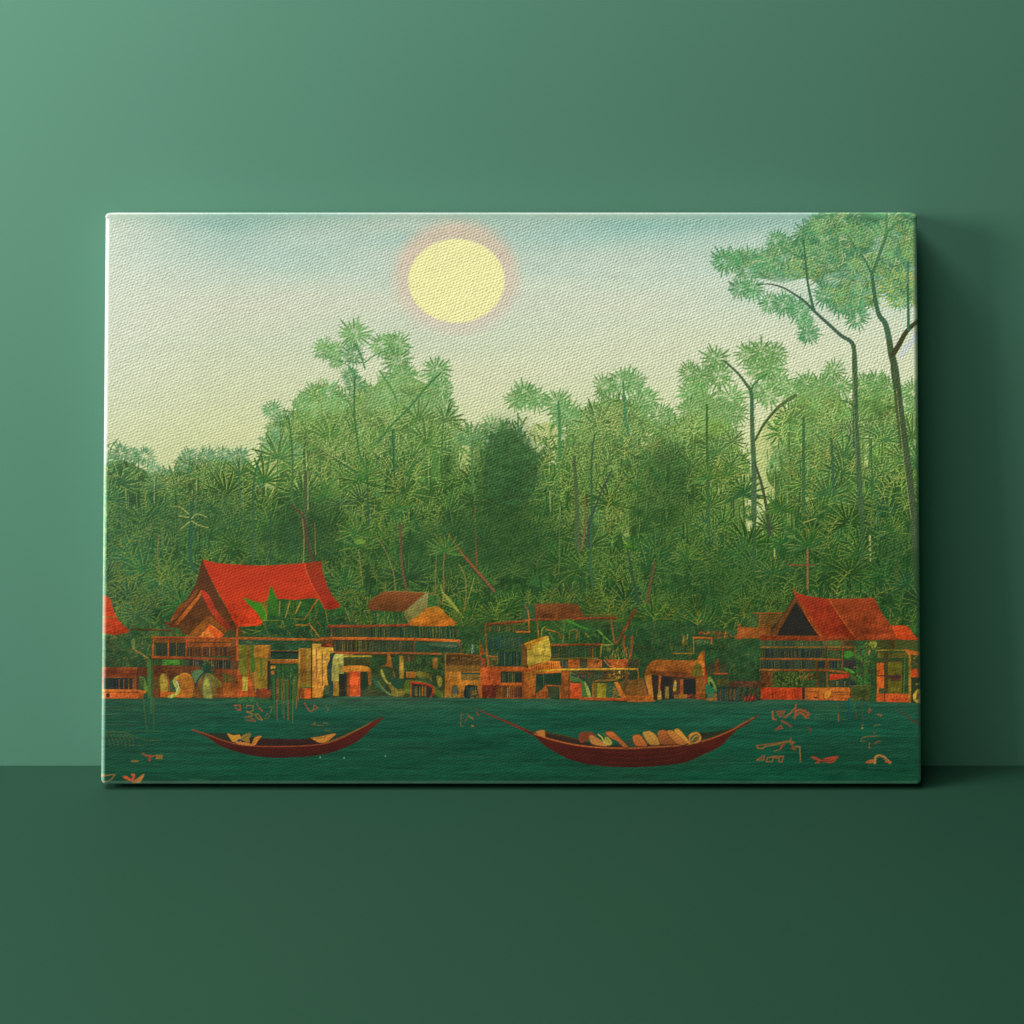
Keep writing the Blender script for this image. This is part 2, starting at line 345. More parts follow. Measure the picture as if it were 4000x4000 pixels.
    # dark still masses
    def dusk(cx, cy, rx, ry, k, c=(44, 76, 38)):
        d = np.hypot((gx - cx)/rx, (gy - cy)/ry); a = np.clip(1.25 - d, 0, 1); a = a*a*(3 - 2*a)*k
        B[:] += (np.array(c, np.float32)*(1 + NZ*.25)[..., None] - B) * a[..., None]
    dusk(1975, 1860, 165, 240, .62); dusk(1930, 2080, 300, 180, .55); dusk(2050, 2180, 230, 150, .35); dusk(2590, 1950, 160, 240, .50); dusk(2620, 1820, 100, 110, .3)
    dusk(1200, 2060, 190, 150, .66, (44, 76, 44)); dusk(830, 2020, 230, 120, .42, (50, 88, 54)); dusk(560, 2040, 200, 150, .35, (48, 88, 56)); dusk(3480, 2150, 180, 220, .4, (30, 66, 36)); dusk(2780, 2250, 330, 160, .38, (38, 74, 38)); dusk(1500, 2180, 300, 130, .34, (44, 80, 40)); dusk(1760, 2140, 230, 150, .45, (42, 78, 42)); dusk(1080, 2130, 240, 110, .4, (46, 80, 44)); dusk(3150, 2180, 200, 130, .3, (38, 74, 38))
    mound = sm(t3((430, 545), (330, 650), (300, 800), (290, 1000), (420, 1150), (600, 1150), (700, 1000), (700, 800), (650, 660), (560, 590), (460, 520)))
    poly(mound, (56, 94, 52), (46, 82, 46), a=.5, tex=.4)
    for q in range(900):
        x = rs.uniform(1830, 2120); y = rs.uniform(1660, 2000); f_ = rs.uniform(.75, 1.35)
        if rs.rand() < .8: blade(x, y, rs.uniform(-2.8, -.3), rs.uniform(10, 30), rs.uniform(1.5, 3.2), 0, (52*f_, 90*f_, 50*f_), a=.5)
        else: blade(x, y, rs.uniform(0, 6.3), rs.uniform(8, 16), 1.6, 0, (120, 128, 60), a=.5)
    for q in range(60):
        v = mound[rs.randint(len(mound))]
        if v[1] < 1800: blade(v[0], v[1], -np.pi/2 + rs.uniform(-.8, .8), rs.uniform(16, 34), 4, 0, (54, 98, 54))

    # ---- trunks
    TR = (58, 84, 58); TG = (66, 118, 82); RB = (126, 74, 48)
    curve(t3((215, 1180), (218, 1400), (228, 1650)), 3, 3.5, RB)
    curve(t3((0, 1395), (120, 1560), (240, 1700), (360, 1850)), 5, 13, RB); curve(t3((100, 1560), (240, 1720), (365, 1865)), 3, 6, (52, 70, 52), .8)
    curve(t3((1000, 780), (1020, 1100), (1030, 1500)), 12, 20, (76, 96, 58)); curve(t3((1165, 600), (1140, 800), (1140, 1200), (1130, 1620), (1150, 1800)), 6, 12, (60, 96, 60))
    curve(t3((1300, 880), (1230, 1030), (1160, 1200), (1120, 1300), (1110, 1500)), 5, 11, (62, 78, 62)); curve(t3((1085, 1100), (1090, 1300), (1060, 1520)), 6, 9, (120, 96, 56))
    curve(t3((1390, 180), (1405, 400), (1430, 600)), 7, 11, (74, 132, 84)); curve(t3((875, 340), (885, 520), (885, 800)), 9, 14, (78, 130, 74))
    curve(t3((190, 640), (190, 800), (200, 1060)), 7, 10, (80, 124, 66)); curve(t3((1430, 1540), (1470, 1750), (1510, 1932)), 6, 14, (50, 78, 54))
    curve(t3((1640, 1620), (1610, 1760), (1580, 1932)), 8, 13, (96, 76, 50)); curve(t3((880, 1050), (885, 1500), (880, 1700)), 4, 4, (90, 110, 54)); curve(t3((555, 430), (555, 600)), 5, 6, (60, 116, 78))
    curve(t2((1090, 560), (1190, 700), (1250, 830)), 5, 8, (84, 138, 80)); curve(t2((880, 320), (930, 430), (965, 540)), 5, 7, (76, 134, 82)); curve(t2((965, 490), (1060, 420), (1180, 370)), 5, 3, (76, 134, 82)); curve(t2((600, 420), (720, 470), (950, 490)), 3, 4, (76, 134, 82)); curve(t2((720, 470), (820, 520), (880, 600)), 4, 4, (76, 134, 82))
    curve(t2((875, 620), (870, 900), (890, 1120), (920, 1300), (985, 1480)), 7, 10, (68, 116, 66)); curve(t2((430, 1150), (620, 1290), (850, 1440), (980, 1490)), 5, 9, (62, 104, 60)); line(t2((450, 1165), (640, 1300), (860, 1420), (970, 1480)), 2, 2, (190, 186, 110))
    curve(t2((1640, 580), (1500, 720), (1350, 900), (1200, 1050), (1080, 1200)), 7, 9, (70, 122, 66)); curve(t2((280, 960), (310, 1150), (325, 1400), (320, 1700), (390, 1850)), 6, 10, (70, 110, 62)); curve(t2((440, 1480), (435, 1700), (440, 1932)), 12, 15, (72, 92, 56)); seg(*t2((460, 1460), (460, 1800)).ravel(), 3, 2.5, (176, 166, 92))
    curve(t2((50, 1290), (10, 1400), (20, 1520), (60, 1600)), 6, 6, (74, 130, 78)); curve(t2((985, 1490), (990, 1700), (1000, 1932)), 6, 7, (54, 92, 56)); curve(t2((1225, 1080), (1230, 1500), (1240, 1700), (1250, 1932)), 5, 6, (74, 112, 60)); curve(t2((1210, 1100), (1225, 1500)), 5, 6, (50, 92, 60)); curve(t2((1660, 1000), (1650, 1300)), 5, 7, (74, 114, 60))
    curve(t1((1850, 500), (1780, 700), (1745, 950), (1750, 1300), (1745, 1790)), 6, 9, (60, 96, 60)); curve(t1((1590, 600), (1590, 900), (1600, 1100)), 6, 6, (62, 108, 78)); curve(t1((1030, 1080), (1030, 1400), (1020, 1700), (1060, 1850)), 10, 14, (50, 92, 68)); curve(t1((650, 1450), (640, 1700), (665, 1900)), 4, 4, (124, 118, 60)); curve(t1((600, 780), (600, 1080)), 3, 3, (170, 164, 110))
    curve(t1((1010, 580), (1000, 760)), 4, 5, (60, 120, 90))
    for P in ([(1035, 1260), (1100, 1210), (1215, 1250)], [(1035, 1290), (1120, 1340), (1230, 1370)], [(1010, 1300), (900, 1390)], [(1000, 1250), (880, 1230)], [(1000, 1210), (900, 1130), (790, 1120)]): curve(t1(*P), 4, 2.5, (168, 166, 84))
    curve(t6((380, 640), (400, 850), (395, 1070)), 4, 4, (150, 112, 62)); curve(t6((290, 580), (400, 700), (430, 880), (475, 1060)), 7, 13, (84, 66, 48)); curve(t6((490, 730), (500, 1000)), 3, 4, (142, 98, 60)); curve(t6((1205, 740), (1215, 950), (1230, 1150), (1265, 1300)), 7, 10, (104, 74, 54)); curve(t6((1160, 640), (1180, 800)), 5, 5, (60, 100, 60))
    curve(t6((120, 640), (120, 1060)), 5, 5, (46, 78, 60)); curve(t6((1000, 850), (1075, 950), (1150, 1150), (1165, 1300)), 3, 4, (130, 116, 62)); curve(t6((860, 960), (880, 1150), (895, 1260)), 3, 3, (142, 126, 58)); curve(t6((740, 860), (750, 1230)), 4, 3, (90, 120, 62)); curve(t6((1580, 990), (1570, 1100), (1575, 1300), (1560, 1420)), 4, 4, (136, 94, 56)); curve(t6((1510, 1020), (1500, 1320)), 3, 3, (130, 120, 56)); curve(t6((1740, 1480), (1760, 1330), (1750, 1180), (1700, 1080)), 3, 3, (150, 120, 60)); curve(t6((1740, 1480), (1800, 1300), (1830, 1180)), 3, 3, (140, 140, 64))
    for q in range(6): curve(t6((1740 - 20*q, 1530 - 30*q), (1660 - 20*q, 1450 - 28*q), (1570 - 4*q, 1410 - 32*q)), 3, 3, (148, 154, 62))
    for (hx, hy) in ((750, 1250), (1170, 620), (860, 940), (1580, 980), (830, 830), (590, 520), (930, 330)):
        (X, Y), = t6((hx, hy)); fan(X, Y, 84, n=15, a0=-np.pi*1.1, a1=.1*np.pi, c=fcol(X, Y, 1.05), c2=(156, 158, 66), wd=.07)
    c_, = t6((872, 892)); poly(sm([(c_[0]-20, c_[1]+8), (c_[0]-16, c_[1]-8), (c_[0], c_[1]-12), (c_[0]+20, c_[1]-4), (c_[0]+16, c_[1]+8)]), (108, 142, 54))
    # right hand trees
    curve(t4((440, 210), (540, 300), (610, 390), (645, 450), (650, 600), (655, 800), (665, 1000), (665, 1400)), 8, 22, (76, 104, 66)); curve(t4((665, 1380), (668, 1600), (660, 1800)), 20, 9, (58, 92, 50), .6); line(t4((645, 450), (650, 640)), 10, 12, (60, 108, 74)); curve(t4((645, 430), (680, 370), (760, 310)), 8, 6, (72, 118, 72))
    curve(t4((675, 810), (740, 690), (850, 560), (980, 470)), 9, 14, (88, 108, 58)); curve(t4((670, 820), (735, 700), (840, 570)), 3, 3, (50, 62, 40)); curve(t4((670, 980), (720, 1130), (760, 1320), (785, 1520)), 9, 14, (66, 78, 50)); curve(t4((640, 990), (560, 920), (480, 1010)), 4, 4, (64, 90, 54))
    curve(t4((1040, 640), (1040, 1000), (1040, 1350)), 9, 15, (64, 104, 60)); curve(t4((1250, 800), (1260, 1000), (1270, 1200)), 9, 9, (62, 96, 62)); curve(t4((310, 540), (310, 800), (320, 1100), (325, 1500)), 7, 14, (64, 100, 54)); curve(t4((1070, 1480), (1070, 1932)), 7, 7, (138, 92, 54)); seg(*t4((920, 1752), (1120, 1752)).ravel(), 7, 5, (112, 68, 46))
    curve(t4((1550, 800), (1560, 1100), (1620, 1500)), 7, 8, (66, 106, 60)); curve(t4((1040, 1430), (1130, 1400)), 3, 3, (170, 168, 84)); seg(*t4((1540, 1530), (1545, 1720)).ravel(), 8, 5, (164, 164, 96)); seg(*t4((820, 1630), (822, 1720)).ravel(), 7, 5, (166, 160, 78))
    for (hx, hy, R_) in ((320, 1100, 170), (1070, 1620, 190), (460, 1080, 130), (800, 1820, 150), (1450, 1680, 170), (870, 1340, 150), (150, 1700, 140), (1700, 1500, 140)):
        (X, Y), = t4((hx, hy)); fan(X, Y, R_*t4.k, n=17, a0=-np.pi*1.12, a1=.12*np.pi, c=fcol(X, Y, .98), c2=(160, 160, 66), wd=.07)
    # the big tree at the upper right
    crown = sm(t5((1035, 40), (1100, -40), (1950, -40), (1950, 560), (1800, 760), (1600, 640), (1460, 780), (1300, 820), (1120, 700), (960, 560), (760, 600), (560, 560), (420, 560), (330, 480), (420, 380), (560, 360), (760, 300), (860, 230), (900, 150)))
    r = mask(crown); CM = np.zeros((AH, AW), np.float32); CM[r[2]:r[3], r[0]:r[1]] = r[4]
    dens = np.clip(0.75 + 0.9*vnoise(60, 60, 41) + 0.5*vnoise(24, 24, 42) + np.clip((gx-2950)/700, 0, .3) - np.clip((gy - 980)/420, 0, .62), 0, 1)
    B += (np.array([88, 140, 96], np.float32)*(1 + .5*NZ)[..., None] - B) * (CM*dens)[..., None]
    C5 = (90, 144, 96)
    fans(t5, [(270, 420, 130), (360, 400, 110), (470, 390, 110), (400, 640, 110), (500, 650, 110), (700, 250, 100), (780, 280, 90), (930, 190, 105), (1010, 120, 100), (640, 760, 100), (760, 780, 120), (880, 820, 120), (960, 1010, 105), (940, 920, 80), (1100, 700, 120), (1220, 760, 130), (1350, 880, 115), (1300, 780, 120), (1700, 740, 100), (1760, 260, 110), (1640, 640, 120), (1450, 700, 120), (580, 380, 90), (680, 350, 90), (1830, 700, 100)], (88, 152, 98))
    n = 0
    while n < 250:
        x, y = rs.uniform(2850, 3610), rs.uniform(816, 1240)
        if CM[min(AH-1, int((y-AY0)*RS)), min(AW-1, int((x-AX0)*RS))] < .5: continue
        n += 1
        a0_ = rs.uniform(0, 6.28)
        if rs.rand() < .55: fan(x, y, rs.uniform(26, 56), n=9, a0=a0_, a1=a0_+3.4, c=np.array(C5)*rs.uniform(.85, 1.12), c2=lerp((186, 200, 140), (196, 190, 70), rs.rand()*np.clip((x-3100)/300, 0.1, .9)), wd=.09)
        else:
            an = rs.uniform(0, 6.28); l = rs.uniform(14, 50); b_ = rs.uniform(-.3, .3)*l
            line(sm([(x, y), (x + np.cos(an)*l*.5 - np.sin(an)*b_, y + np.sin(an)*l*.5 + np.cos(an)*b_), (x + np.cos(an)*l, y + np.sin(an)*l)], False, 4), 2.6, 1.8, (196, 198, 148), .85)
    for q in range(240):
        x, y = rs.uniform(3390, 3600), rs.uniform(1060, 1200); blade(x, y, rs.uniform(-.3, .3), rs.uniform(9, 18), 2.6, 0, (186, 186, 62), a=.85)
    for (x0, x1, y0, y1) in ((3060, 3200, 1010, 1090),):
        for q in range(90): blade(rs.uniform(x0, x1), rs.uniform(y0, y1), rs.uniform(-.5, .5), 11, 2.2, 0, (176, 184, 74), a=.8)
    DK = (56, 84, 68)
    curve(t5((1745, 1932), (1730, 1800), (1700, 1560), (1670, 1300), (1640, 1180), (1620, 1050), (1590, 930), (1540, 860), (1510, 740), (1490, 600), (1480, 500)), 36, 11, (72, 88, 58))
    line(sm(t5((1620, 1050), (1590, 930), (1540, 860), (1510, 740), (1490, 600), (1480, 500)), False), 17, 12, (66, 104, 76)); curve(t5((1480, 530), (1530, 400), (1590, 230), (1600, 170)), 13, 9, (72, 116, 80)); curve(t5((1480, 530), (1440, 440), (1400, 370)), 9, 5, (70, 110, 84)); curve(t5((1595, 200), (1680, 110), (1760, 90)), 10, 5, (80, 130, 84)); curve(t5((1600, 190), (1605, 20)), 9, 6, (80, 130, 84))
    curve(t5((1650, 1190), (1700, 1110), (1770, 990), (1870, 900)), 22, 16, (66, 66, 40)); curve(t5((1780, 980), (1780, 850), (1775, 600), (1780, 430)), 12, 8, (64, 104, 76)); seg(*t5((1775, 600), (1778, 480)).ravel(), 9, 8, (84, 128, 94))
    poly(sm(t5((1870, 950), (1820, 1030), (1730, 1140), (1695, 1215), (1740, 1190), (1830, 1090), (1870, 1040))), (200, 202, 204), a=.95)
    curve(t4((1720, 190), (1720, 300), (1760, 500), (1800, 800), (1840, 1100), (1880, 1500), (1885, 1700)), 20, 32, (68, 84, 54)); curve(t4((1740, 420), (1790, 900), (1850, 1400)), 3, 2.5, (170, 170, 90), .8)
    curve(t5((1345, 1932), (1345, 1600), (1342, 1300), (1335, 1150), (1310, 1080), (1230, 1030), (1130, 940), (1020, 840), (930, 750), (860, 700), (760, 640), (650, 608), (540, 612)), 22, 4, (70, 96, 76)); curve(t4((1420, 100), (1425, 400), (1435, 700), (1455, 1000), (1470, 1300), (1480, 1380)), 16, 23, (72, 98, 62)); curve(t4((1480, 1370), (1485, 1550), (1480, 1760)), 22, 12, (60, 92, 54), .6); curve(t4((1885, 1650), (1895, 1900)), 30, 20, (50, 76, 42), .8); line(t4((1412, 300), (1425, 700), (1440, 1000)), 2.4, 2.4, (150, 160, 96), .7); curve(t5((1005, 820), (975, 700), (950, 560), (935, 400), (920, 250)), 12, 6, (62, 106, 74)); curve(t5((930, 410), (1060, 320)), 4, 3, (84, 136, 92)); curve(t5((930, 410), (780, 320), (700, 270)), 5, 4, (74, 128, 84))
    for (xa, ya, xb, yb, w_) in ((1435, 250, 1432, 620, 12), (1432, 620, 1475, 1350, 18), (660, 500, 668, 1400, 16), (1725, 250, 1800, 800, 22), (1800, 800, 1880, 1500, 26)):
        for q in range(120):
            u_ = rs.rand(); (X, Y), = t4((xa + (xb-xa)*u_, ya + (yb-ya)*u_)); X += rs.uniform(-.5, .5)*w_
            seg(X, Y, X + rs.uniform(-1, 1), Y + rs.uniform(6, 20), 1.8, 1.2, [(98, 118, 74), (48, 62, 42)][rs.randint(2)], .5)
    curve(t4((1425, 560), (1370, 520), (1310, 505)), 7, 4, (70, 98, 60))
    # ---- the riverside village
    A_ = T(360, 2150, 600); B_ = T(900, 2150, 600); C_ = T(1450, 2200, 600); D_ = T(1900, 2200, 600); E_ = T(2450, 2200, 600); G_ = T(3000, 2200, 620)
    DKG = (30, 52, 36); ORG = (176, 94, 40); BRN = (112, 60, 34); RUST = (140, 62, 38); LG = (136, 134, 58); OLV = (96, 94, 36)
    def quad(t, x0, y0, x1, y1, c, c2=None, **k): poly(t((x0, y0), (x1, y0), (x1, y1), (x0, y1)), c, c2, **k)
    def beam(t, P, w, c, dark=True):
        P = t(*P); w = w*t.k
        if dark: line(P + (0, w*.45), w*.5, w*.5, np.asarray(c, float)*.42)
        line(P, w, w, c); line(P - (0, w*.3), w*.25, w*.25, np.asarray(c, float)*1.22, .7)
    def bars(t, x0, y0, x1, y1, n, cs, bg=DKG, jit=3, bend=0.0, wd=None, a=.9, fill=True):
        if fill: quad(t, x0, y0, x1, y1, bg, tex=.25)
        st = (x1 - x0)/n
        for k in range(n):
            x = x0 + (k + .5)*st + rs.uniform(-jit, jit)*.5
            ya = y0 + rs.uniform(0, .16)*(y1-y0); yb = y1 - rs.uniform(0, .10)*(y1-y0)
            w_ = (wd or st*.42)*rs.uniform(.6, 1.15)*t.k
            c = np.asarray(cs[rs.randint(len(cs))], float)*rs.uniform(.72, 1.1)
            (p, q) = t((x, ya), (x + bend*rs.uniform(-.3, 1), yb))
            line([p, (p + q)/2 + (rs.uniform(-1.2, 1.2), 0), q], max(w_, 1.6), max(w_*.9, 1.5), c, a)
    def flecks(t, x0, y0, x1, y1, n, cs, l=(8, 26), w=1.7, ang=(0, 6.28), a=.8):
        for k in range(n):
            (X, Y), = t((rs.uniform(x0, x1), rs.uniform(y0, y1))); an = rs.uniform(*ang); L = rs.uniform(*l)*t.k
            c = np.asarray(cs[rs.randint(len(cs))], float)*rs.uniform(.75, 1.1)
            seg(X, Y, X + np.cos(an)*L, Y + np.sin(an)*L, w, w*.7, c, a)
    # dark undergrowth strip behind the sheds
    poly([(376, 2500), (900, 2480), (1500, 2440), (2000, 2450), (2600, 2420), (3000, 2480), (3620, 2470), (3620, 2740), (376, 2740)], (44, 78, 42), (32, 58, 36), a=.72, tex=.35)
    flecks(T(0, 0, 1932), 376, 2430, 3610, 2720, 2600, [(120, 126, 52), (88, 112, 50), (150, 110, 50), (60, 96, 60)], (8, 30), 1.9, (-2.2, -.9), .6)

    # A: left edge and the big red roof
    poly(sm(A_((90, 590), (212, 592), (250, 700), (300, 830), (380, 930), (465, 1030), (90, 1030)), k=2), (172, 56, 28), (158, 50, 25)); line(A_((100, 838), (320, 836)), 6, 5, (120, 80, 40))
    beam(A_, [(490, 988), (1000, 1000)], 22, (88, 62, 34)); seg(*A_((1004, 1000), (1004, 1085)).ravel(), 3, 3, RUST)
    poly(A_((90, 1260), (260, 1262), (258, 1272), (90, 1272)), (40, 44, 34))
    flecks(A_, 120, 1050, 740, 1450, 110, [(140, 140, 60), (110, 130, 60), (176, 120, 60)], (14, 60), 1.8)
    curve(A_((500, 1180), (520, 1240), (620, 1300), (720, 1370)), 2.6, 2.4, (160, 116, 52)); poly(sm(A_((485, 1150), (525, 1100), (540, 1160), (525, 1230))), (100, 124, 62))
    poly(sm(A_((1388, 105), (1345, 270), (1300, 420), (1250, 510), (1180, 620), (1110, 680), (1050, 800), (990, 880), (1010, 960), (1110, 985), (1180, 1060), (1840, 1080), (1840, 950), (1700, 750), (1560, 500), (1440, 240)), k=2), (82, 46, 28), (92, 54, 30))
    poly(sm(A_((1180, 640), (1090, 690), (1010, 820), (985, 890), (1060, 860), (1150, 740), (1300, 560), (1320, 480)), k=3), (124, 66, 34)); line(A_((1040, 880), (1160, 770), (1330, 560)), 3, 2, (40, 40, 36))
    poly(A_((1365, 500), (1330, 560), (1130, 800), (1030, 915), (1075, 930), (1200, 790), (1375, 560)), (168, 86, 34))
    poly(sm(A_((900, 892), (970, 960), (1030, 970), (1060, 920), (980, 905)), k=2), (104, 50, 34))
    poly(sm(A_((1365, 502), (1410, 510), (1470, 570), (1580, 780), (1700, 900), (1760, 1000), (1700, 1000), (1620, 950), (1500, 790), (1400, 600)), k=3), (178, 52, 34), (120, 44, 28))
    poly(A_((1440, 830), (1200, 1070), (1330, 1080), (1480, 920), (1640, 1030), (1760, 1050), (1640, 960), (1500, 830)), (128, 72, 30)); 
    poly(A_((1480, 915), (1600, 1000), (1658, 1050), (1620, 1092), (1330, 1090), (1440, 975)), (196, 108, 46)); poly(A_((1470, 935), (1610, 1025), (1655, 1055), (1630, 1092), (1540, 1094), (1440, 970)), (184, 76, 32)); line(A_((1480, 912), (1560, 970), (1660, 1048)), 3, 2.4, (40, 40, 40))
    poly(sm(A_((1690, 1010), (1790, 1000), (1800, 1075), (1660, 1085))), (70, 76, 36), a=.8)
    # big roof plane
    poly(np.vstack([sm(A_((1386, 108), (1530, 150), (1700, 168), (1932, 182)), False), sm(B_((200, 184), (400, 188), (600, 180), (800, 168), (935, 158)), False), sm(B_((960, 280), (1020, 420), (1110, 580), (1120, 640)), False), B_((800, 640), (600, 606), (470, 640), (350, 650), (160, 600), (250, 680), (340, 790), (400, 900), (380, 940), (80, 960), (0, 820)), sm(A_((1800, 930), (1700, 740), (1600, 560), (1500, 370), (1410, 180)), False)]), (166, 46, 26), (184, 52, 22), tex=.05)
    poly(sm(B_((935, 156), (1040, 145), (1138, 135), (1150, 230), (1200, 400), (1280, 570), (1380, 690), (1300, 736), (1190, 730), (1120, 620), (1030, 440), (960, 250)), k=3), (134, 46, 26), (150, 40, 26))
    line(sm(B_((930, 160), (960, 280), (1030, 440), (1110, 580), (1160, 680), (1195, 750)), False), 3, 2.5, (206, 74, 28)); poly(B_((1110, 590), (1200, 740), (1180, 748), (1120, 690)), (176, 62, 36))
    # plants under the red roof
    poly(sm(B_((400, 900), (480, 800), (560, 640), (640, 606), (800, 622), (1100, 600), (1180, 740), (1300, 740), (1500, 720), (1560, 960), (1250, 960), (1250, 1090), (480, 1090)), k=2), (44, 88, 34), (34, 70, 40), tex=.3)
    poly(B_((513, 430), (545, 520), (590, 610), (600, 820), (470, 820), (466, 640), (480, 520)), (60, 124, 30), (46, 96, 32)); poly(sm(B_((160, 592), (290, 640), (400, 680), (450, 790), (460, 870), (400, 870), (330, 780), (240, 690)), k=3), (60, 128, 28))
    poly(B_((360, 655), (465, 625), (460, 850), (430, 740)), (120, 96, 34)); line(sm(B_((380, 665), (430, 740), (455, 860)), False), 3, 2, (140, 130, 44))
    for (xa, ya, xb, yb, w_, c) in ((620, 640, 610, 820, 5, (140, 116, 44)), (745, 640, 690, 840, 5, (150, 130, 56)), (880, 650, 815, 790, 6, (158, 118, 46)), (1095, 612, 930, 865, 4.5, (176, 96, 36)), (930, 865, 760, 855, 2.5, (140, 112, 46)), (760, 855, 750, 620, 1.8, (110, 116, 44)), (1195, 750, 1225, 930, 3, (150, 110, 46)), (1440, 720, 1510, 900, 2.6, (150, 120, 56)), (985, 915, 1125, 1095, 5, (176, 104, 42)), (820, 935, 980, 938, 3.5, (164, 96, 40)), (390, 878, 650, 880, 3, (140, 130, 50)), (650, 880, 680, 970, 3, (140, 130, 50)), (400, 900, 495, 1090, 3, (140, 126, 48)), (1050, 880, 1100, 740, 3, (140, 76, 44)), (1090, 890, 1160, 980, 2.5, (170, 110, 50))):
        seg(*B_((xa, ya), (xb, yb)).ravel(), w_, w_*.7, c)
    flecks(B_, 420, 900, 1240, 1080, 120, [(130, 136, 50), (156, 110, 44), (60, 110, 50)], (8, 46), 1.9, (.8, 2.0)); flecks(B_, 520, 640, 1100, 880, 50, [(80, 130, 40), (120, 130, 44)], (20, 70), 2.2, (1.2, 1.8)); flecks(B_, 1240, 760, 1920, 940, 90, [(150, 130, 60), (120, 130, 60), (180, 140, 90)], (10, 40), 2)
    # verandas below
    bars(A_, 770, 1160, 1190, 1340, 14, [(96, 70, 36), (70, 80, 44), (40, 60, 50)], (42, 52, 34)); bars(A_, 1195, 1210, 1810, 1330, 34, [(130, 76, 40), (44, 52, 50), (96, 60, 36), (170, 100, 44)], (70, 44, 32)); quad(A_, 770, 1090, 1190, 1160, (104, 62, 34)); quad(A_, 1195, 1095, 1810, 1210, (150, 78, 34), (120, 62, 32)); line(A_((1195, 1150), (1800, 1160)), 3, 3, (52, 40, 34))
    for x in (768, 958, 1185): seg(*A_((x, 1090), (x - 6, 1340)).ravel(), 4.5, 4.5, (170, 70, 34))
    beam(A_, [(760, 1090), (1190, 1092), (1830, 1108)], 20, (150, 64, 34)); beam(A_, [(760, 1340), (1190, 1350), (1830, 1376)], 34, (118, 58, 32))
    bars(A_, 770, 1370, 1150, 1440, 12, [(70, 110, 40), (110, 120, 50)], (44, 60, 34)); quad(A_, 880, 1375, 1095, 1440, (64, 122, 40), tex=.4); bars(A_, 1200, 1380, 1830, 1490, 22, [(150, 110, 56), (110, 90, 44), (34, 52, 54)], (34, 46, 44))
    poly(A_((750, 1440), (1190, 1450), (1400, 1460), (1830, 1500), (1850, 1850), (760, 1850)), (96, 54, 34), (104, 56, 32), tex=.15)
    flecks(A_, 1350, 1380, 1520, 1560, 60, [(30, 60, 40), (40, 80, 48), (130, 130, 60)], (20, 50), 3.5); poly(sm(A_((1400, 1440), (1500, 1450), (1520, 1560), (1420, 1600), (1300, 1590), (1380, 1540))), (32, 66, 44), tex=.3)
    poly(sm(A_((1250, 1540), (1330, 1500), (1400, 1520), (1340, 1640), (1290, 1660))), (84, 112, 70)); poly(A_((1630, 1530), (1800, 1540), (1830, 1660), (1650, 1650)), (86, 78, 36), tex=.3); poly(A_((1640, 1660), (1820, 1665), (1820, 1840), (1650, 1840)), (136, 74, 34)); 
    poly(A_((1460, 1500), (1700, 1500), (1830, 1560), (1840, 1700), (1800, 1580), (1640, 1530)), (122, 56, 34))
    poly(sm(A_((850, 1600), (880, 1550), (920, 1555), (945, 1610), (945, 1780), (855, 1800))), (178, 152, 72), (160, 128, 56)); poly(A_((855, 1770), (960, 1780), (1060, 1780), (1010, 1850), (855, 1840)), (176, 90, 36)); poly(A_((970, 1640), (1040, 1600), (1060, 1780), (970, 1770)), (60, 84, 52)); seg(*A_((955, 1590), (968, 1770)).ravel(), 4, 4, (150, 90, 40)); seg(*A_((845, 1600), (850, 1840)).ravel(), 2.5, 2.5, (44, 40, 34))
    poly(sm(A_((1060, 1600), (1120, 1540), (1200, 1540), (1265, 1600), (1285, 1700), (1270, 1845), (1080, 1850), (1020, 1840), (1090, 1760), (1105, 1700), (1060, 1660))), (186, 122, 44), (150, 84, 36), edge=(50, 44, 34), ew=2); poly(sm(A_((1060, 1580), (1095, 1570), (1050, 1640), (1105, 1720), (1090, 1790), (1010, 1850), (940, 1840), (1040, 1790), (1050, 1740), (1015, 1660), (1020, 1610))), (184, 182, 84)); curve(A_((1055, 1640), (1085, 1700), (1060, 1770)), 3, 3, (200, 206, 190))
    for dx in (0, 40, 75): curve(A_((1120 + dx, 1560), (1185 + dx, 1640), (1190 + dx, 1760)), 1.8, 1.8, (140, 80, 32))
    poly(sm(A_((1285, 1845), (1290, 1700), (1360, 1600), (1400, 1550), (1480, 1545), (1570, 1600), (1640, 1690), (1620, 1720), (1560, 1720), (1560, 1845))), (104, 88, 38), (112, 66, 34)); poly(sm(A_((1400, 1850), (1395, 1650), (1430, 1580), (1480, 1660), (1510, 1850))), (152, 148, 70)); curve(A_((1400, 1850), (1390, 1700), (1430, 1570), (1480, 1660), (1510, 1850)), 3.4, 3.4, (80, 112, 92)); poly(sm(A_((1430, 1560), (1520, 1570), (1640, 1690), (1560, 1730), (1530, 1850), (1500, 1680))), (122, 122, 60), (112, 72, 40)); curve(A_((1290, 1720), (1340, 1610), (1430, 1500)), 5, 5, (34, 56, 62)); 
    # shed on the left edge
    quad(A_, 90, 1470, 560, 1590, (140, 64, 36), (104, 48, 30)); quad(A_, 560, 1470, 740, 1580, (92, 48, 32)); quad(A_, 90, 1590, 560, 1860, (130, 66, 34)); bars(A_, 145, 1600, 530, 1750, 13, [(170, 96, 46), (44, 56, 60), (34, 46, 36)], (40, 42, 36)); quad(A_, 150, 1610, 228, 1740, (38, 50, 38)); quad(A_, 550, 1570, 580, 1860, (80, 46, 32)); beam(A_, [(90, 1760), (560, 1762), (660, 1780)], 30, (176, 92, 38)); quad(A_, 120, 1790, 640, 1860, (156, 74, 36), tex=.3); quad(A_, 175, 1795, 215, 1845, (44, 40, 34)); line(A_((140, 1510), (555, 1516)), 2, 2, (70, 38, 28)); line(A_((140, 1540), (555, 1546)), 2, 2, (70, 38, 28))
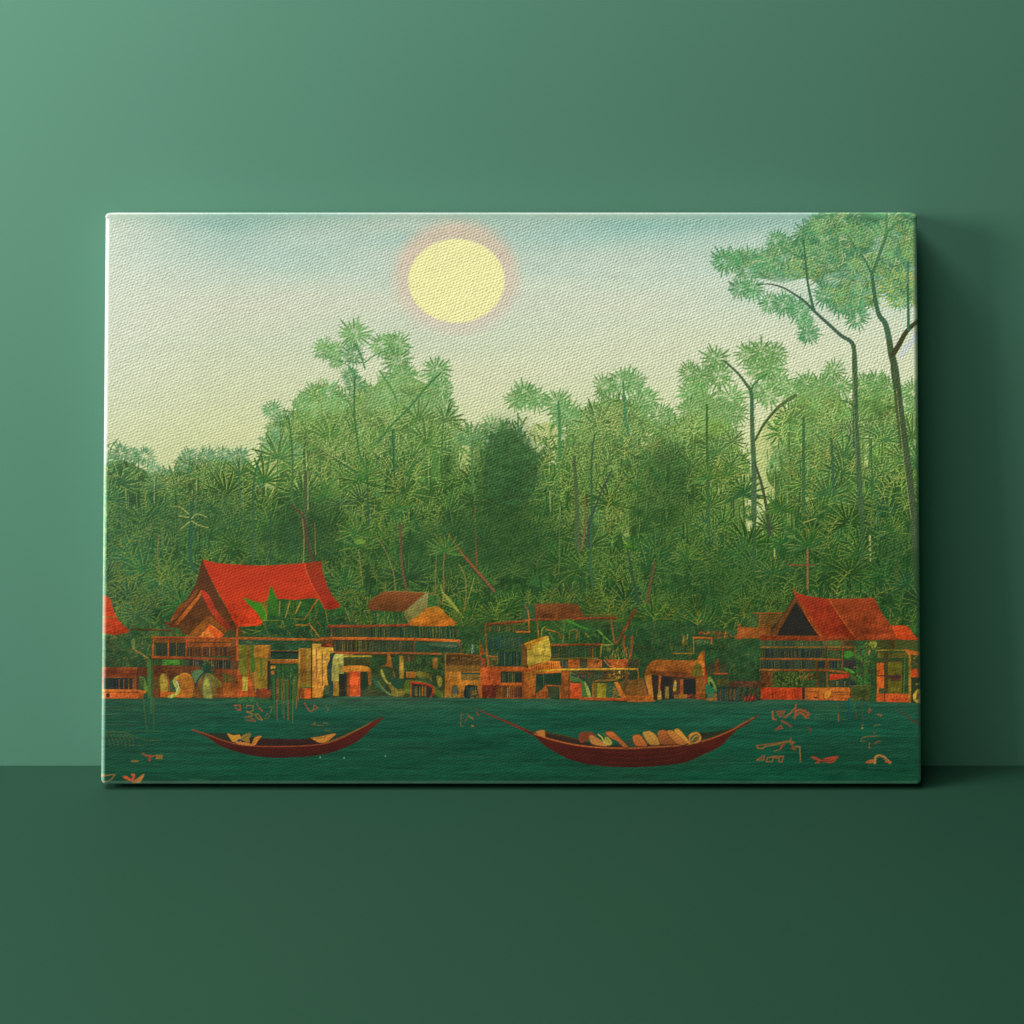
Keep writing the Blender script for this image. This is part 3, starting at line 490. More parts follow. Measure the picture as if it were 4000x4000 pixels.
    poly(sm(A_((590, 1610), (650, 1600), (700, 1740), (690, 1780), (640, 1740))), (98, 122, 56)); quad(A_, 585, 1600, 650, 1740, (60, 76, 40), a=.7, tex=.4); quad(A_, 780, 1600, 850, 1740, (104, 76, 36), tex=.3)
    # tall reed
    for (x, w_) in ((700, 5), (722, 9), (748, 7)): line(A_((x, 1400 if x != 722 else 1380), (x + 4, 1932)), w_, w_, (74, 106, 50) if x != 748 else (50, 86, 46))

    # B: shelves and tan panels
    beam(B_, [(95, 1100), (500, 1110), (900, 1120), (1270, 1130)], 34, (140, 78, 36)); quad(B_, 100, 1125, 480, 1190, (36, 66, 50), tex=.3); flecks(B_, 110, 1130, 350, 1170, 26, [(140, 140, 60)], (8, 30), 2)
    beam(B_, [(1230, 950), (1932, 950)], 30, (124, 56, 38)); bars(B_, 1275, 970, 1932, 1085, 46, [(120, 92, 40), (70, 90, 44), (96, 70, 40), (34, 66, 54)], (52, 62, 36)); beam(B_, [(1130, 1110), (1270, 1105), (1932, 1105)], 34, (160, 84, 38)); seg(*B_((1268, 950), (1268, 1240)).ravel(), 5, 5, (130, 64, 40)); bars(B_, 1280, 1130, 1932, 1270, 40, [(120, 98, 46), (140, 130, 60), (34, 44, 40), (110, 80, 44)], (44, 50, 34)); quad(B_, 1145, 1165, 1275, 1215, (126, 48, 34), tex=.4)
    quad(B_, 480, 1130, 1030, 1250, (40, 72, 42), tex=.3); beam(B_, [(495, 1262), (860, 1264)], 14, (120, 84, 38)); quad(B_, 495, 1285, 860, 1365, (34, 62, 44), tex=.2); quad(B_, 495, 1268, 860, 1290, (24, 30, 34)); quad(B_, 460, 1370, 860, 1420, (132, 78, 34)); line(B_((465, 1372), (860, 1372)), 2.5, 2.5, (176, 118, 50))
    quad(B_, 0, 1120, 90, 1390, (96, 56, 34), tex=.3); quad(B_, 70, 960, 98, 1380, (164, 76, 36)); quad(B_, 0, 1400, 80, 1500, (60, 60, 40), tex=.4)
    quad(B_, 0, 1380, 100, 1850, (124, 60, 34), a=.45)
    quad(B_, 95, 1185, 315, 1830, (124, 92, 36), (128, 78, 34)); quad(B_, 120, 1190, 210, 1570, (112, 112, 40)); quad(B_, 250, 1180, 308, 1525, (66, 104, 38)); poly(B_((90, 1500), (150, 1590), (250, 1600), (300, 1800), (300, 1850), (85, 1850)), (158, 72, 34), tex=.12)
    quad(B_, 295, 1190, 485, 1350, (168, 112, 44)); quad(B_, 310, 1350, 465, 1740, (134, 106, 38)); quad(B_, 365, 1355, 402, 1585, (76, 104, 40)); quad(B_, 150, 1585, 212, 1765, (182, 166, 66)); quad(B_, 212, 1590, 228, 1765, (164, 72, 36)); quad(B_, 485, 1190, 500, 1350, (150, 84, 36)); line(B_((300, 1530), (318, 1830)), 3, 3, (160, 120, 80))
    poly(sm(B_((320, 1770), (370, 1735), (460, 1735), (515, 1750), (520, 1860), (420, 1870), (320, 1830)), k=3), (122, 52, 36), tex=.15); flecks(B_, 320, 1740, 515, 1860, 26, [(150, 80, 50), (90, 60, 34)], (10, 30), 2)
    quad(B_, 460, 1385, 500, 1750, (48, 44, 34)); quad(B_, 500, 1420, 862, 1932, (34, 66, 36), tex=.4); quad(B_, 500, 1445, 565, 1490, (206, 140, 46), edge=(44, 40, 34)); quad(B_, 510, 1510, 552, 1560, (164, 96, 44)); flecks(B_, 560, 1430, 860, 1640, 80, [(120, 140, 50), (70, 120, 50), (40, 90, 50)], (16, 60), 2.2, (1.1, 2.1))
    bars(B_, 520, 1580, 860, 1932, 14, [(60, 100, 56), (110, 120, 56), (150, 80, 40), (46, 84, 50)], jit=8, wd=9, fill=False)
    quad(B_, 862, 1235, 1012, 1700, (150, 116, 50), (138, 106, 44)); quad(B_, 880, 1240, 955, 1660, (120, 84, 36)); quad(B_, 865, 1690, 1010, 1722, (118, 116, 44)); line(B_((860, 1235), (1012, 1235)), 3, 3, (180, 130, 60)); quad(B_, 870, 1725, 935, 1860, (124, 72, 40)); quad(B_, 930, 1730, 1020, 1865, (190, 86, 34)); line(B_((862, 1240), (862, 1700), (855, 1870)), 3, 3, (170, 110, 46)); quad(B_, 1010, 1160, 1032, 1865, (70, 52, 38))
    quad(B_, 1030, 1170, 1142, 1850, (204, 156, 76), (186, 118, 48)); poly(B_((1142, 1215), (1285, 1220), (1300, 1280), (1248, 1290), (1245, 1400), (1210, 1460), (1215, 1600), (1228, 1690), (1180, 1700), (1160, 1830), (1142, 1840)), (202, 156, 72), (176, 112, 46)); seg(*B_((1080, 1240), (1082, 1600)).ravel(), 2.6, 2.6, (90, 66, 44)); seg(*B_((1150, 1270), (1158, 1700)).ravel(), 3, 3, (80, 70, 56)); quad(B_, 1180, 1690, 1240, 1810, (84, 92, 56), a=.7)
    poly(sm(B_((1215, 1460), (1260, 1350), (1330, 1290), (1330, 1400), (1290, 1500), (1285, 1840), (1240, 1830), (1240, 1600))), (40, 60, 58), tex=.3); poly(B_((1330, 1285), (1420, 1290), (1430, 1600), (1415, 1645), (1275, 1640), (1275, 1480), (1290, 1340)), (176, 168, 100), (168, 156, 84)); quad(B_, 1290, 1640, 1365, 1830, (138, 104, 42)); quad(B_, 1365, 1550, 1460, 1830, (40, 40, 32)); quad(B_, 1460, 1530, 1505, 1835, (110, 62, 32))
    beam(B_, [(1310, 1280), (1600, 1290), (1932, 1290)], 26, (134, 64, 38)); beam(B_, [(1425, 1330), (1800, 1328)], 18, (176, 150, 52)); quad(B_, 1425, 1300, 1540, 1320, (140, 92, 60)); quad(B_, 1425, 1355, 1760, 1450, (66, 66, 32), tex=.3)
    poly(sm(B_((1425, 1455), (1680, 1450), (1760, 1490), (1790, 1520), (1700, 1530), (1425, 1525)), k=3), (196, 124, 52)); quad(B_, 1500, 1520, 1630, 1840, (180, 72, 38)); quad(B_, 1632, 1520, 1735, 1740, (38, 52, 34)); poly(B_((1720, 1530), (1780, 1525), (1780, 1690), (1740, 1700)), (140, 84, 38)); quad(B_, 1630, 1745, 1730, 1830, (50, 56, 40), tex=.4); poly(B_((1740, 1690), (1932, 1680), (1932, 1850), (1640, 1835)), (70, 80, 42), (60, 66, 42)); flecks(B_, 1740, 1700, 1930, 1830, 26, [(120, 110, 50)], (30, 80), 1.8, (-.1, .1))
    flecks(B_, 1740, 1330, 1932, 1700, 90, [(80, 120, 40), (150, 120, 50), (50, 90, 40)], (10, 50), 2.2)

    # C: brown and ochre roofs, the long deck
    poly(C_((150, 360), (300, 350), (690, 372), (560, 480), (410, 610), (0, 592), (-40, 560), (-30, 480)), (124, 70, 34), (96, 56, 32)); poly(sm(C_((150, 360), (60, 420), (-60, 485)), False), (150, 90, 40)); line(C_((150, 358), (300, 348), (690, 372), (840, 400), (850, 550)), 2.6, 3, (140, 110, 56))
    for k in range(11): line(C_((60 - 10*k, 400 + 18*k), (600 - 20*k, 405 + 18*k)), 1.6, 1.6, (84, 44, 26), .8)
    poly(C_((690, 372), (716, 380), (700, 560), (590, 680), (470, 756), (455, 740), (410, 610), (560, 480)), (148, 138, 84), (122, 112, 62)); poly(sm(C_((470, 778), (600, 650), (690, 565), (790, 545), (860, 555), (960, 660), (1055, 780)), k=3), (176, 112, 38), (166, 92, 30))
    poly(C_((0, 600), (400, 610), (440, 760), (0, 770)), (44, 84, 38), tex=.3); flecks(C_, 0, 605, 440, 760, 60, [(130, 140, 60), (150, 130, 70), (30, 70, 56)], (30, 90), 2.4, (1.2, 2.2)); poly(C_((720, 390), (840, 410), (840, 540), (780, 545), (700, 560)), (66, 106, 46), tex=.3)
    beam(C_, [(-30, 790), (400, 776), (470, 772)], 30, (130, 60, 38)); bars(C_, 0, 800, 1100, 935, 52, [(130, 130, 54), (96, 110, 50), (40, 76, 60), (110, 96, 44)], (34, 64, 44), bend=14); beam(C_, [(-10, 945), (600, 955), (1105, 975)], 32, (170, 86, 36))
    bars(C_, 0, 975, 540, 1110, 34, [(96, 84, 44), (60, 84, 50), (130, 106, 50)], (38, 56, 40)); quad(C_, 545, 985, 1110, 1110, (52, 86, 56), (40, 70, 46), tex=.25); poly(sm(C_((700, 1010), (1040, 1020), (1050, 1055), (850, 1050))), (88, 104, 76), a=.6); beam(C_, [(-10, 1130), (500, 1128), (880, 1140)], 26, (124, 70, 42)); seg(*C_((540, 960), (540, 1240)).ravel(), 3.5, 3.5, (120, 70, 44)); line(C_((1095, 975), (1115, 1030), (1130, 1120)), 5, 3.5, (128, 54, 42))
    quad(C_, 0, 1150, 930, 1680, (42, 70, 36), (56, 62, 36), tex=.35); flecks(C_, 420, 1160, 930, 1380, 130, [(70, 100, 44), (110, 120, 50), (30, 56, 34)], (10, 60), 2.2, (1.3, 1.8)); poly(sm(C_((200, 1150), (235, 1150), (260, 1280), (300, 1440), (280, 1400), (250, 1300), (110, 1300), (190, 1260)), k=3), (146, 86, 38)); poly(C_((350, 1160), (400, 1165), (410, 1450), (355, 1450)), (158, 122, 52)); bars(C_, 410, 1155, 535, 1240, 8, [(130, 100, 48)], (36, 40, 32)); poly(C_((770, 1200), (835, 1180), (835, 1330), (775, 1320)), (130, 88, 40))
    quad(C_, 440, 1365, 560, 1440, (150, 90, 38)); poly(sm(C_((560, 1370), (640, 1362), (740, 1400), (760, 1480), (700, 1430), (600, 1440))), (120, 110, 44)); poly(sm(C_((430, 1480), (520, 1470), (700, 1500), (860, 1600), (910, 1680), (830, 1670), (720, 1560), (560, 1500), (480, 1640), (410, 1600))), (92, 112, 40)); poly(sm(C_((820, 1420), (880, 1430), (890, 1500), (860, 1560), (830, 1500))), (150, 138, 56)); 
    poly(C_((500, 1500), (700, 1510), (770, 1560), (780, 1680), (498, 1680)), (44, 40, 34)); bars(C_, 505, 1535, 710, 1675, 11, [(150, 140, 64), (170, 96, 44), (56, 66, 66)], fill=False, wd=10); curve(C_((500, 1500), (640, 1510), (760, 1550), (775, 1610), (750, 1680)), 8, 6, (166, 48, 32)); seg(*C_((502, 1500), (498, 1680)).ravel(), 4, 4, (170, 56, 32))
    poly(sm(C_((130, 1330), (170, 1420), (215, 1495), (275, 1495), (240, 1525), (195, 1510), (130, 1420), (115, 1360))), (166, 156, 74)); poly(sm(C_((0, 1440), (90, 1500), (180, 1590), (260, 1660), (200, 1650), (60, 1540))), (46, 96, 66)); poly(sm(C_((215, 1520), (330, 1560), (420, 1600), (400, 1670), (270, 1670), (250, 1600))), (120, 106, 52), tex=.2); curve(C_((80, 1480), (160, 1590), (250, 1660)), 3, 3, (140, 120, 56)); poly(sm(C_((230, 1440), (400, 1460), (360, 1580), (270, 1540))), (38, 72, 48))
    # ochre house
    quad(C_, 930, 1140, 1370, 1280, (78, 54, 32), tex=.25); beam(C_, [(940, 1135), (1150, 1145), (1370, 1170)], 26, (112, 68, 36)); flecks(C_, 990, 1170, 1360, 1230, 50, [(140, 100, 44), (34, 30, 28)], (8, 24), 2.6); quad(C_, 935, 1280, 1370, 1370, (106, 74, 34)); quad(C_, 930, 1365, 1385, 1690, (176, 110, 40), (150, 92, 40)); quad(C_, 1125, 1372, 1370, 1392, (40, 66, 52)); quad(C_, 1130, 1395, 1370, 1470, (120, 92, 48), tex=.25); bars(C_, 950, 1370, 1100, 1450, 6, [(176, 120, 56), (110, 76, 40)], (140, 90, 44)); poly(sm(C_((1170, 1690), (1172, 1570), (1200, 1530), (1320, 1535), (1335, 1570), (1335, 1690)), k=3), (30, 40, 40)); bars(C_, 1190, 1545, 1320, 1680, 6, [(150, 150, 90), (80, 90, 60)], fill=False, wd=6); flecks(C_, 1260, 1600, 1340, 1690, 20, [(190, 130, 50)], (10, 30), 3); poly(sm(C_((1010, 1680), (1015, 1560), (1040, 1530), (1080, 1540), (1090, 1640))), (90, 76, 46)); quad(C_, 1030, 1550, 1082, 1640, (72, 84, 66)); flecks(C_, 960, 1640, 1120, 1680, 16, [(110, 120, 60), (190, 150, 80)], (10, 30), 4); line(C_((932, 1140), (925, 1690)), 3.5, 3.5, (140, 96, 44))
    # frames behind and right of it
    flecks(C_, 1120, 980, 1370, 1130, 60, [(60, 110, 50), (110, 140, 60)], (10, 40), 2); flecks(C_, 1260, 1010, 1290, 1120, 12, [(190, 196, 180)], (10, 26), 2.5, (1.3, 1.8)); poly(C_((1355, 940), (1385, 1040), (1440, 1140), (1360, 1160)), (124, 72, 40))
    beam(C_, [(1425, 765), (1700, 755), (1932, 730)], 22, (132, 70, 40)); seg(*C_((1432, 765), (1452, 1170)).ravel(), 6, 6, (130, 84, 40)); bars(C_, 1460, 775, 1930, 865, 34, [(96, 92, 44), (150, 100, 44), (60, 90, 44)], (46, 72, 38)); quad(C_, 1465, 865, 1930, 905, (44, 78, 42)); bars(C_, 1465, 915, 1900, 1080, 26, [(150, 120, 50), (60, 100, 60), (96, 110, 54), (60, 84, 90)], (34, 66, 44), bend=14); bars(C_, 1580, 1110, 1890, 1290, 18, [(60, 96, 60), (120, 130, 60), (34, 60, 50)], (26, 50, 42)); quad(C_, 1455, 1100, 1580, 1290, (46, 72, 40), tex=.4); beam(C_, [(1480, 1165), (1580, 1172)], 14, (150, 92, 44)); seg(*C_((1455, 1100), (1475, 1300)).ravel(), 7, 9, (130, 80, 40)); flecks(C_, 1460, 1170, 1580, 1290, 20, [(180, 110, 50)], (10, 40), 2.5, (-.2, .2))
    poly(C_((1370, 1180), (1440, 1200), (1440, 1300), (1380, 1310)), (110, 50, 38), tex=.3)

    # D: red box house, yellow sail, market deck
    poly(D_((620, 510), (870, 505), (1145, 508), (1180, 580), (1230, 660), (1260, 690), (1110, 700), (880, 712), (620, 705)), (112, 64, 34), (100, 56, 32)); poly(D_((430, 520), (620, 510), (630, 700), (440, 700)), (48, 76, 44), a=.7, tex=.3); seg(*D_((618, 510), (628, 710)).ravel(), 4, 4, (126, 62, 36)); curve(D_((480, 520), (520, 600), (535, 700)), 4, 4, (140, 86, 40)); seg(*D_((880, 480), (875, 700)).ravel(), 3, 3, (124, 74, 40))
    beam(D_, [(0, 765), (300, 740), (630, 705), (900, 710)], 22, (124, 64, 38)); beam(D_, [(1240, 645), (1620, 650)], 12, (120, 106, 46)); beam(D_, [(1110, 702), (1260, 688), (1630, 685)], 26, (118, 58, 38)); poly(D_((1120, 710), (1560, 700), (1500, 880), (1370, 830)), (70, 66, 34), (56, 66, 36), a=.8, tex=.3)
    quad(D_, 545, 720, 1560, 1010, (40, 78, 36), a=.55, tex=.35); seg(*D_((530, 730), (535, 860)).ravel(), 6, 6, (140, 84, 40)); beam(D_, [(375, 862), (545, 860)], 18, (176, 92, 40))
    for (P, w_, c) in (([(635, 715), (655, 930)], 5, (140, 90, 44)), ([(980, 720), (960, 1000)], 4, (130, 120, 50)), ([(820, 720), (970, 850)], 3, (120, 130, 56)), ([(750, 830), (900, 870), (930, 940)], 5, (150, 90, 40)), ([(690, 920), (700, 830), (750, 790), (690, 830)], 4, (150, 140, 56)), ([(1040, 940), (1050, 860), (1100, 835), (1140, 850), (1125, 960)], 3.5, (156, 104, 48)), ([(1165, 850), (1165, 1000)], 3.5, (110, 110, 50)), ([(1560, 700), (1610, 1000)], 7, (140, 84, 50)), ([(1020, 715), (1150, 780), (1280, 830)], 7, (70, 136, 40)), ([(1400, 840), (1500, 940), (1580, 1010)], 4, (110, 140, 56)), ([(1380, 860), (1440, 1010)], 5, (30, 46, 40)), ([(1240, 870), (1310, 960)], 4, (150, 130, 56)), ([(790, 880), (840, 960)], 3, (140, 130, 50)), ([(1870, 590), (1760, 790), (1630, 1000)], 13, (112, 66, 36)), ([(1830, 920), (1825, 1080), (1790, 1250)], 9, (140, 72, 44)), ([(1740, 920), (1720, 1000), (1740, 1070), (1760, 1150)], 7, (146, 60, 40))): curve(D_(*P), w_, w_*.7, c)
    flecks(D_, 1180, 860, 1480, 1000, 50, [(60, 120, 40), (110, 140, 50), (30, 60, 50)], (20, 60), 2.6, (.6, 1.3)); flecks(D_, 600, 740, 1000, 1010, 60, [(80, 120, 46), (130, 130, 50)], (10, 50), 2)
    bars(D_, 800, 1045, 1450, 1190, 20, [(96, 84, 40), (60, 90, 50), (130, 84, 40)], (36, 62, 36)); beam(D_, [(800, 1028), (1100, 1022), (1450, 1020)], 26, (126, 68, 38)); beam(D_, [(1450, 1025), (1600, 1020), (1480, 1040)], 6, (150, 140, 60)); seg(*D_((1450, 1020), (1430, 1180)).ravel(), 4, 4, (140, 130, 56)); flecks(D_, 810, 1090, 960, 1180, 40, [(90, 84, 44), (40, 60, 40)], (30, 70), 2, (-.2, .2)); beam(D_, [(800, 1205), (1150, 1190), (1400, 1195)], 14, (120, 106, 44)); flecks(D_, 1470, 1040, 1800, 1200, 60, [(120, 130, 56), (170, 120, 60)], (16, 60), 2.2, (1.3, 1.8))
    poly(D_((440, 1010), (505, 1050), (520, 1290), (440, 1300)), (104, 70, 36), (110, 74, 38)); poly(sm(D_((470, 1010), (600, 955), (760, 910), (785, 950), (805, 1050), (800, 1220), (650, 1260), (520, 1290), (508, 1170), (500, 1050)), k=3), (190, 160, 70), (186, 158, 66), edge=(90, 60, 32)); poly(D_((470, 1010), (600, 958), (755, 912), (620, 1010), (512, 1100), (500, 1050)), (182, 128, 44)); line(D_((540, 1090), (620, 1010), (760, 925)), 3, 2, (150, 92, 34)); line(D_((530, 1040), (600, 990), (700, 945)), 2, 2, (140, 90, 34))
    poly(D_((520, 1300), (800, 1225), (920, 1230), (945, 1330), (620, 1370), (560, 1360)), (196, 110, 48)); 
    for k in range(13): seg(*D_((600 + 27*k, 1290 - 4*k), (604 + 27*k, 1355 - 3*k)).ravel(), 2.4, 2.4, (110, 40, 30))
    quad(D_, 940, 1210, 1775, 1320, (60, 60, 40), tex=.4)
    for (x0, x1, c) in ((1030, 1170, (156, 80, 40)), (1265, 1455, (150, 82, 44)), (1500, 1775, (150, 72, 40))): quad(D_, x0, 1210, x1, 1312, c, tex=.2)
    poly(sm(D_((1460, 1210), (1500, 1215), (1580, 1300), (1480, 1310))), (40, 66, 50)); line(D_((1480, 1215), (1540, 1290), (1620, 1310)), 3, 3, (200, 110, 44)); flecks(D_, 1365, 1228, 1425, 1258, 12, [(40, 36, 32)], (10, 22), 3); flecks(D_, 1600, 1240, 1730, 1270, 12, [(200, 140, 60)], (8, 22), 2.4); bars(D_, 945, 1215, 1030, 1315, 5, [(140, 110, 56), (60, 80, 90)], fill=False); bars(D_, 1170, 1220, 1265, 1310, 5, [(70, 84, 54), (110, 92, 46)], fill=False)
    beam(D_, [(560, 1365), (750, 1350), (945, 1335), (1900, 1325)], 22, (184, 134, 50))
    poly(D_((0, 1300), (460, 1300), (620, 1360), (625, 1700), (0, 1695)), (164, 80, 36), (150, 70, 34)); quad(D_, 0, 1340, 172, 1535, (182, 76, 38)); poly(C_((1380, 1310), (1500, 1300), (1620, 1345), (1620, 1535), (1395, 1530)), (180, 78, 40)); line(C_((1487, 1355), (1487, 1500)), 2.4, 2.4, (100, 34, 26)); poly(C_((1385, 1530), (1600, 1530), (1600, 1690), (1400, 1690)), (100, 40, 32), tex=.3); flecks(C_, 1400, 1540, 1570, 1680, 24, [(170, 60, 34), (40, 30, 28)], (20, 60), 3, (.8, 2.2)); quad(C_, 1370, 1310, 1395, 1690, (170, 88, 38))
    quad(D_, 180, 1360, 470, 1500, (38, 50, 34)); bars(D_, 190, 1370, 465, 1500, 11, [(130, 110, 56), (90, 96, 50), (40, 44, 40)], fill=False); beam(D_, [(175, 1518), (460, 1522)], 22, (176, 92, 38)); bars(D_, 180, 1545, 450, 1690, 11, [(190, 110, 48), (60, 36, 30), (176, 130, 60)], (70, 40, 32)); bars(C_, 1570, 1540, 1640, 1690, 4, [(170, 100, 44)], (90, 50, 34)); quad(D_, 345, 1560, 440, 1690, (70, 44, 34), a=.7); quad(D_, 445, 1340, 470, 1690, (130, 60, 34)); poly(D_((475, 1365), (620, 1365), (620, 1640), (600, 1695), (470, 1695)), (170, 104, 42), (150, 74, 34)); 
    poly(D_((625, 1385), (940, 1370), (980, 1690), (610, 1690)), (34, 58, 38), (40, 58, 38), tex=.2); poly(D_((735, 1530), (750, 1540), (810, 1700), (620, 1700), (620, 1640), (700, 1580)), (164, 84, 40)); quad(D_, 770, 1550, 900, 1690, (60, 70, 40), tex=.2); line(D_((760, 1535), (920, 1540), (930, 1695)), 5, 6, (170, 86, 40)); quad(D_, 940, 1355, 1060, 1700, (134, 72, 36)); quad(D_, 1025, 1360, 1045, 1700, (110, 56, 34)); poly(D_((625, 1370), (940, 1350), (940, 1372), (630, 1392)), (190, 98, 40)); seg(*D_((718, 1385), (720, 1530)).ravel(), 1.8, 1.8, (90, 110, 60))
    quad(D_, 1060, 1350, 1560, 1700, (54, 64, 40), (70, 84, 40), tex=.3); poly(sm(D_((1060, 1370), (1180, 1440), (1290, 1540), (1340, 1690), (1200, 1690), (1190, 1500), (1060, 1480))), (76, 104, 50)); curve(D_((1070, 1400), (1200, 1450), (1290, 1550), (1330, 1690)), 7, 7, (34, 56, 58)); poly(sm(D_((1230, 1480), (1280, 1560), (1320, 1690), (1280, 1690), (1250, 1580))), (140, 150, 80)); poly(D_((1060, 1505), (1190, 1510), (1190, 1700), (1050, 1700)), (186, 70, 38)); poly(D_((1375, 1500), (1515, 1510), (1500, 1700), (1390, 1700)), (156, 140, 42)); quad(D_, 1340, 1500, 1392, 1700, (100, 96, 46)); line(D_((1370, 1497), (1520, 1500)), 4, 4, (44, 50, 50)); curve(D_((1340, 1690), (1340, 1520), (1400, 1475), (1560, 1470), (1680, 1450)), 5, 5, (150, 94, 42)); flecks(D_, 1100, 1355, 1340, 1440, 40, [(150, 60, 40), (40, 50, 60), (110, 80, 44)], (10, 40), 3); bars(D_, 1290, 1360, 1450, 1470, 8, [(120, 92, 46), (46, 56, 50)], fill=False)
    quad(D_, 1460, 1345, 1810, 1460, (70, 58, 36), tex=.4); flecks(D_, 1470, 1350, 1800, 1460, 60, [(190, 160, 60), (120, 90, 46), (34, 40, 34), (170, 70, 40)], (10, 34), 3.4)
    poly(sm(D_((1520, 1520), (1620, 1520), (1680, 1590), (1640, 1690), (1510, 1690))), (50, 84, 52)); flecks(D_, 1540, 1560, 1700, 1690, 36, [(180, 96, 40), (140, 110, 50)], (16, 50), 3.5, (-1, -.2)); poly(D_((1600, 1490), (1650, 1490), (1760, 1690), (1700, 1700)), (166, 92, 40)); poly(D_((1650, 1490), (1800, 1460), (1932, 1470), (1932, 1690), (1760, 1690)), (84, 66, 38)); beam(D_, [(1180, 1700), (1500, 1705), (1932, 1715)], 34, (150, 70, 36))
    quad(D_, 1800, 1350, 1932, 1480, (44, 58, 36)); curve(D_((1900, 1340), (1910, 1440), (1850, 1500), (1780, 1470)), 4, 4, (150, 100, 44)); quad(D_, 1775, 1210, 1932, 1320, (64, 66, 38), tex=.3)

    # E: thatched boat house and the shelves behind
    poly(sm(E_((0, 1500), (120, 1460), (210, 1440), (250, 1560), (330, 1690), (330, 1740), (0, 1740)), k=2), (104, 76, 40), (140, 80, 38)); poly(E_((0, 1665), (330, 1665), (335, 1735), (0, 1745)), (160, 86, 38)); poly(E_((215, 1430), (280, 1380), (310, 1400), (335, 1710), (330, 1690), (255, 1640), (240, 1520)), (166, 106, 46)); curve(E_((205, 1450), (235, 1540), (260, 1640)), 4, 4, (60, 54, 56))
    poly(sm(E_((220, 1420), (250, 1300), (320, 1225), (420, 1210), (600, 1220), (860, 1215), (910, 1140), (965, 1100), (970, 1250), (990, 1450), (870, 1450), (600, 1430), (400, 1400), (300, 1390)), k=3), (152, 88, 40), (140, 76, 36), tex=.1); poly(E_((280, 1350), (500, 1360), (900, 1380), (960, 1400), (980, 1450), (700, 1450), (400, 1410), (300, 1390)), (112, 60, 34)); poly(sm(E_((880, 1240), (920, 1270), (935, 1410), (810, 1405), (830, 1320))), (100, 92, 38)); poly(sm(E_((965, 1100), (900, 1160), (880, 1240), (930, 1280), (945, 1400), (985, 1400), (970, 1250))), (178, 100, 38))
    poly(E_((300, 1400), (880, 1450), (880, 1700), (700, 1710), (580, 1700), (330, 1720)), (52, 42, 36), tex=.2); quad(E_, 865, 1450, 980, 1710, (134, 80, 40), (120, 66, 38)); poly(E_((395, 1410), (425, 1415), (410, 1600), (390, 1620)), (170, 92, 44)); poly(sm(E_((390, 1610), (420, 1600), (435, 1700), (380, 1710))), (170, 130, 60)); quad(E_, 470, 1560, 525, 1700, (140, 120, 60)); quad(E_, 425, 1440, 560, 1700, (36, 36, 36), a=.6); quad(E_, 475, 1550, 520, 1700, (140, 118, 56)); quad(E_, 570, 1440, 660, 1660, (84, 56, 40)); poly(sm(E_((600, 1470), (620, 1520), (610, 1600), (580, 1610), (580, 1540))), (190, 150, 60)); quad(E_, 585, 1525, 612, 1540, (150, 170, 170)); quad(E_, 660, 1455, 705, 1650, (156, 80, 44)); quad(E_, 705, 1460, 865, 1650, (34, 38, 36)); quad(E_, 650, 1645, 752, 1700, (160, 104, 50)); quad(E_, 590, 1655, 650, 1700, (130, 90, 50)); flecks(E_, 760, 1660, 860, 1710, 16, [(150, 56, 40)], (10, 26), 4, (-2, -1))
    poly(sm(E_((970, 1310), (1000, 1370), (1005, 1500), (985, 1540))), (150, 48, 32)); poly(sm(E_((1010, 1430), (1060, 1440), (1110, 1540), (1125, 1610), (1060, 1590), (1020, 1520))), (110, 140, 66), edge=(60, 90, 50)); poly(E_((985, 1520), (1040, 1530), (1125, 1620), (985, 1640)), (40, 104, 66)); poly(sm(E_((1040, 1480), (1080, 1530), (1080, 1560), (1040, 1540))), (34, 50, 44)); poly(E_((1000, 1630), (1090, 1630), (1090, 1710), (1010, 1710)), (70, 96, 64)); quad(E_, 1090, 1640, 1200, 1730, (134, 84, 44)); poly(E_((985, 1700), (1220, 1700), (1240, 1735), (985, 1725)), (140, 80, 42))
    quad(E_, 1120, 1455, 1280, 1540, (74, 70, 38)); bars(E_, 1125, 1460, 1275, 1535, 8, [(120, 110, 54)], fill=False); quad(E_, 990, 1260, 1250, 1400, (66, 60, 36), a=.7, tex=.2); poly(E_((1090, 1250), (1150, 1180), (1155, 1370), (1100, 1370)), (104, 58, 38), a=.8); beam(E_, [(1090, 1388), (1260, 1388)], 16, (156, 66, 40)); quad(E_, 1290, 1480, 1700, 1560, (74, 46, 36), tex=.4); quad(E_, 1130, 1555, 1720, 1735, (36, 48, 38), tex=.2); bars(E_, 1140, 1565, 1400, 1730, 12, [(150, 96, 50), (120, 124, 60), (60, 90, 100), (130, 120, 60)], fill=False); flecks(E_, 1400, 1570, 1720, 1720, 60, [(90, 100, 44), (60, 90, 50), (130, 90, 44)], (20, 80), 2.6, (-2.2, -.9)); flecks(E_, 1440, 1650, 1640, 1735, 16, [(176, 50, 50)], (20, 50), 5, (-1.9, -1.2))
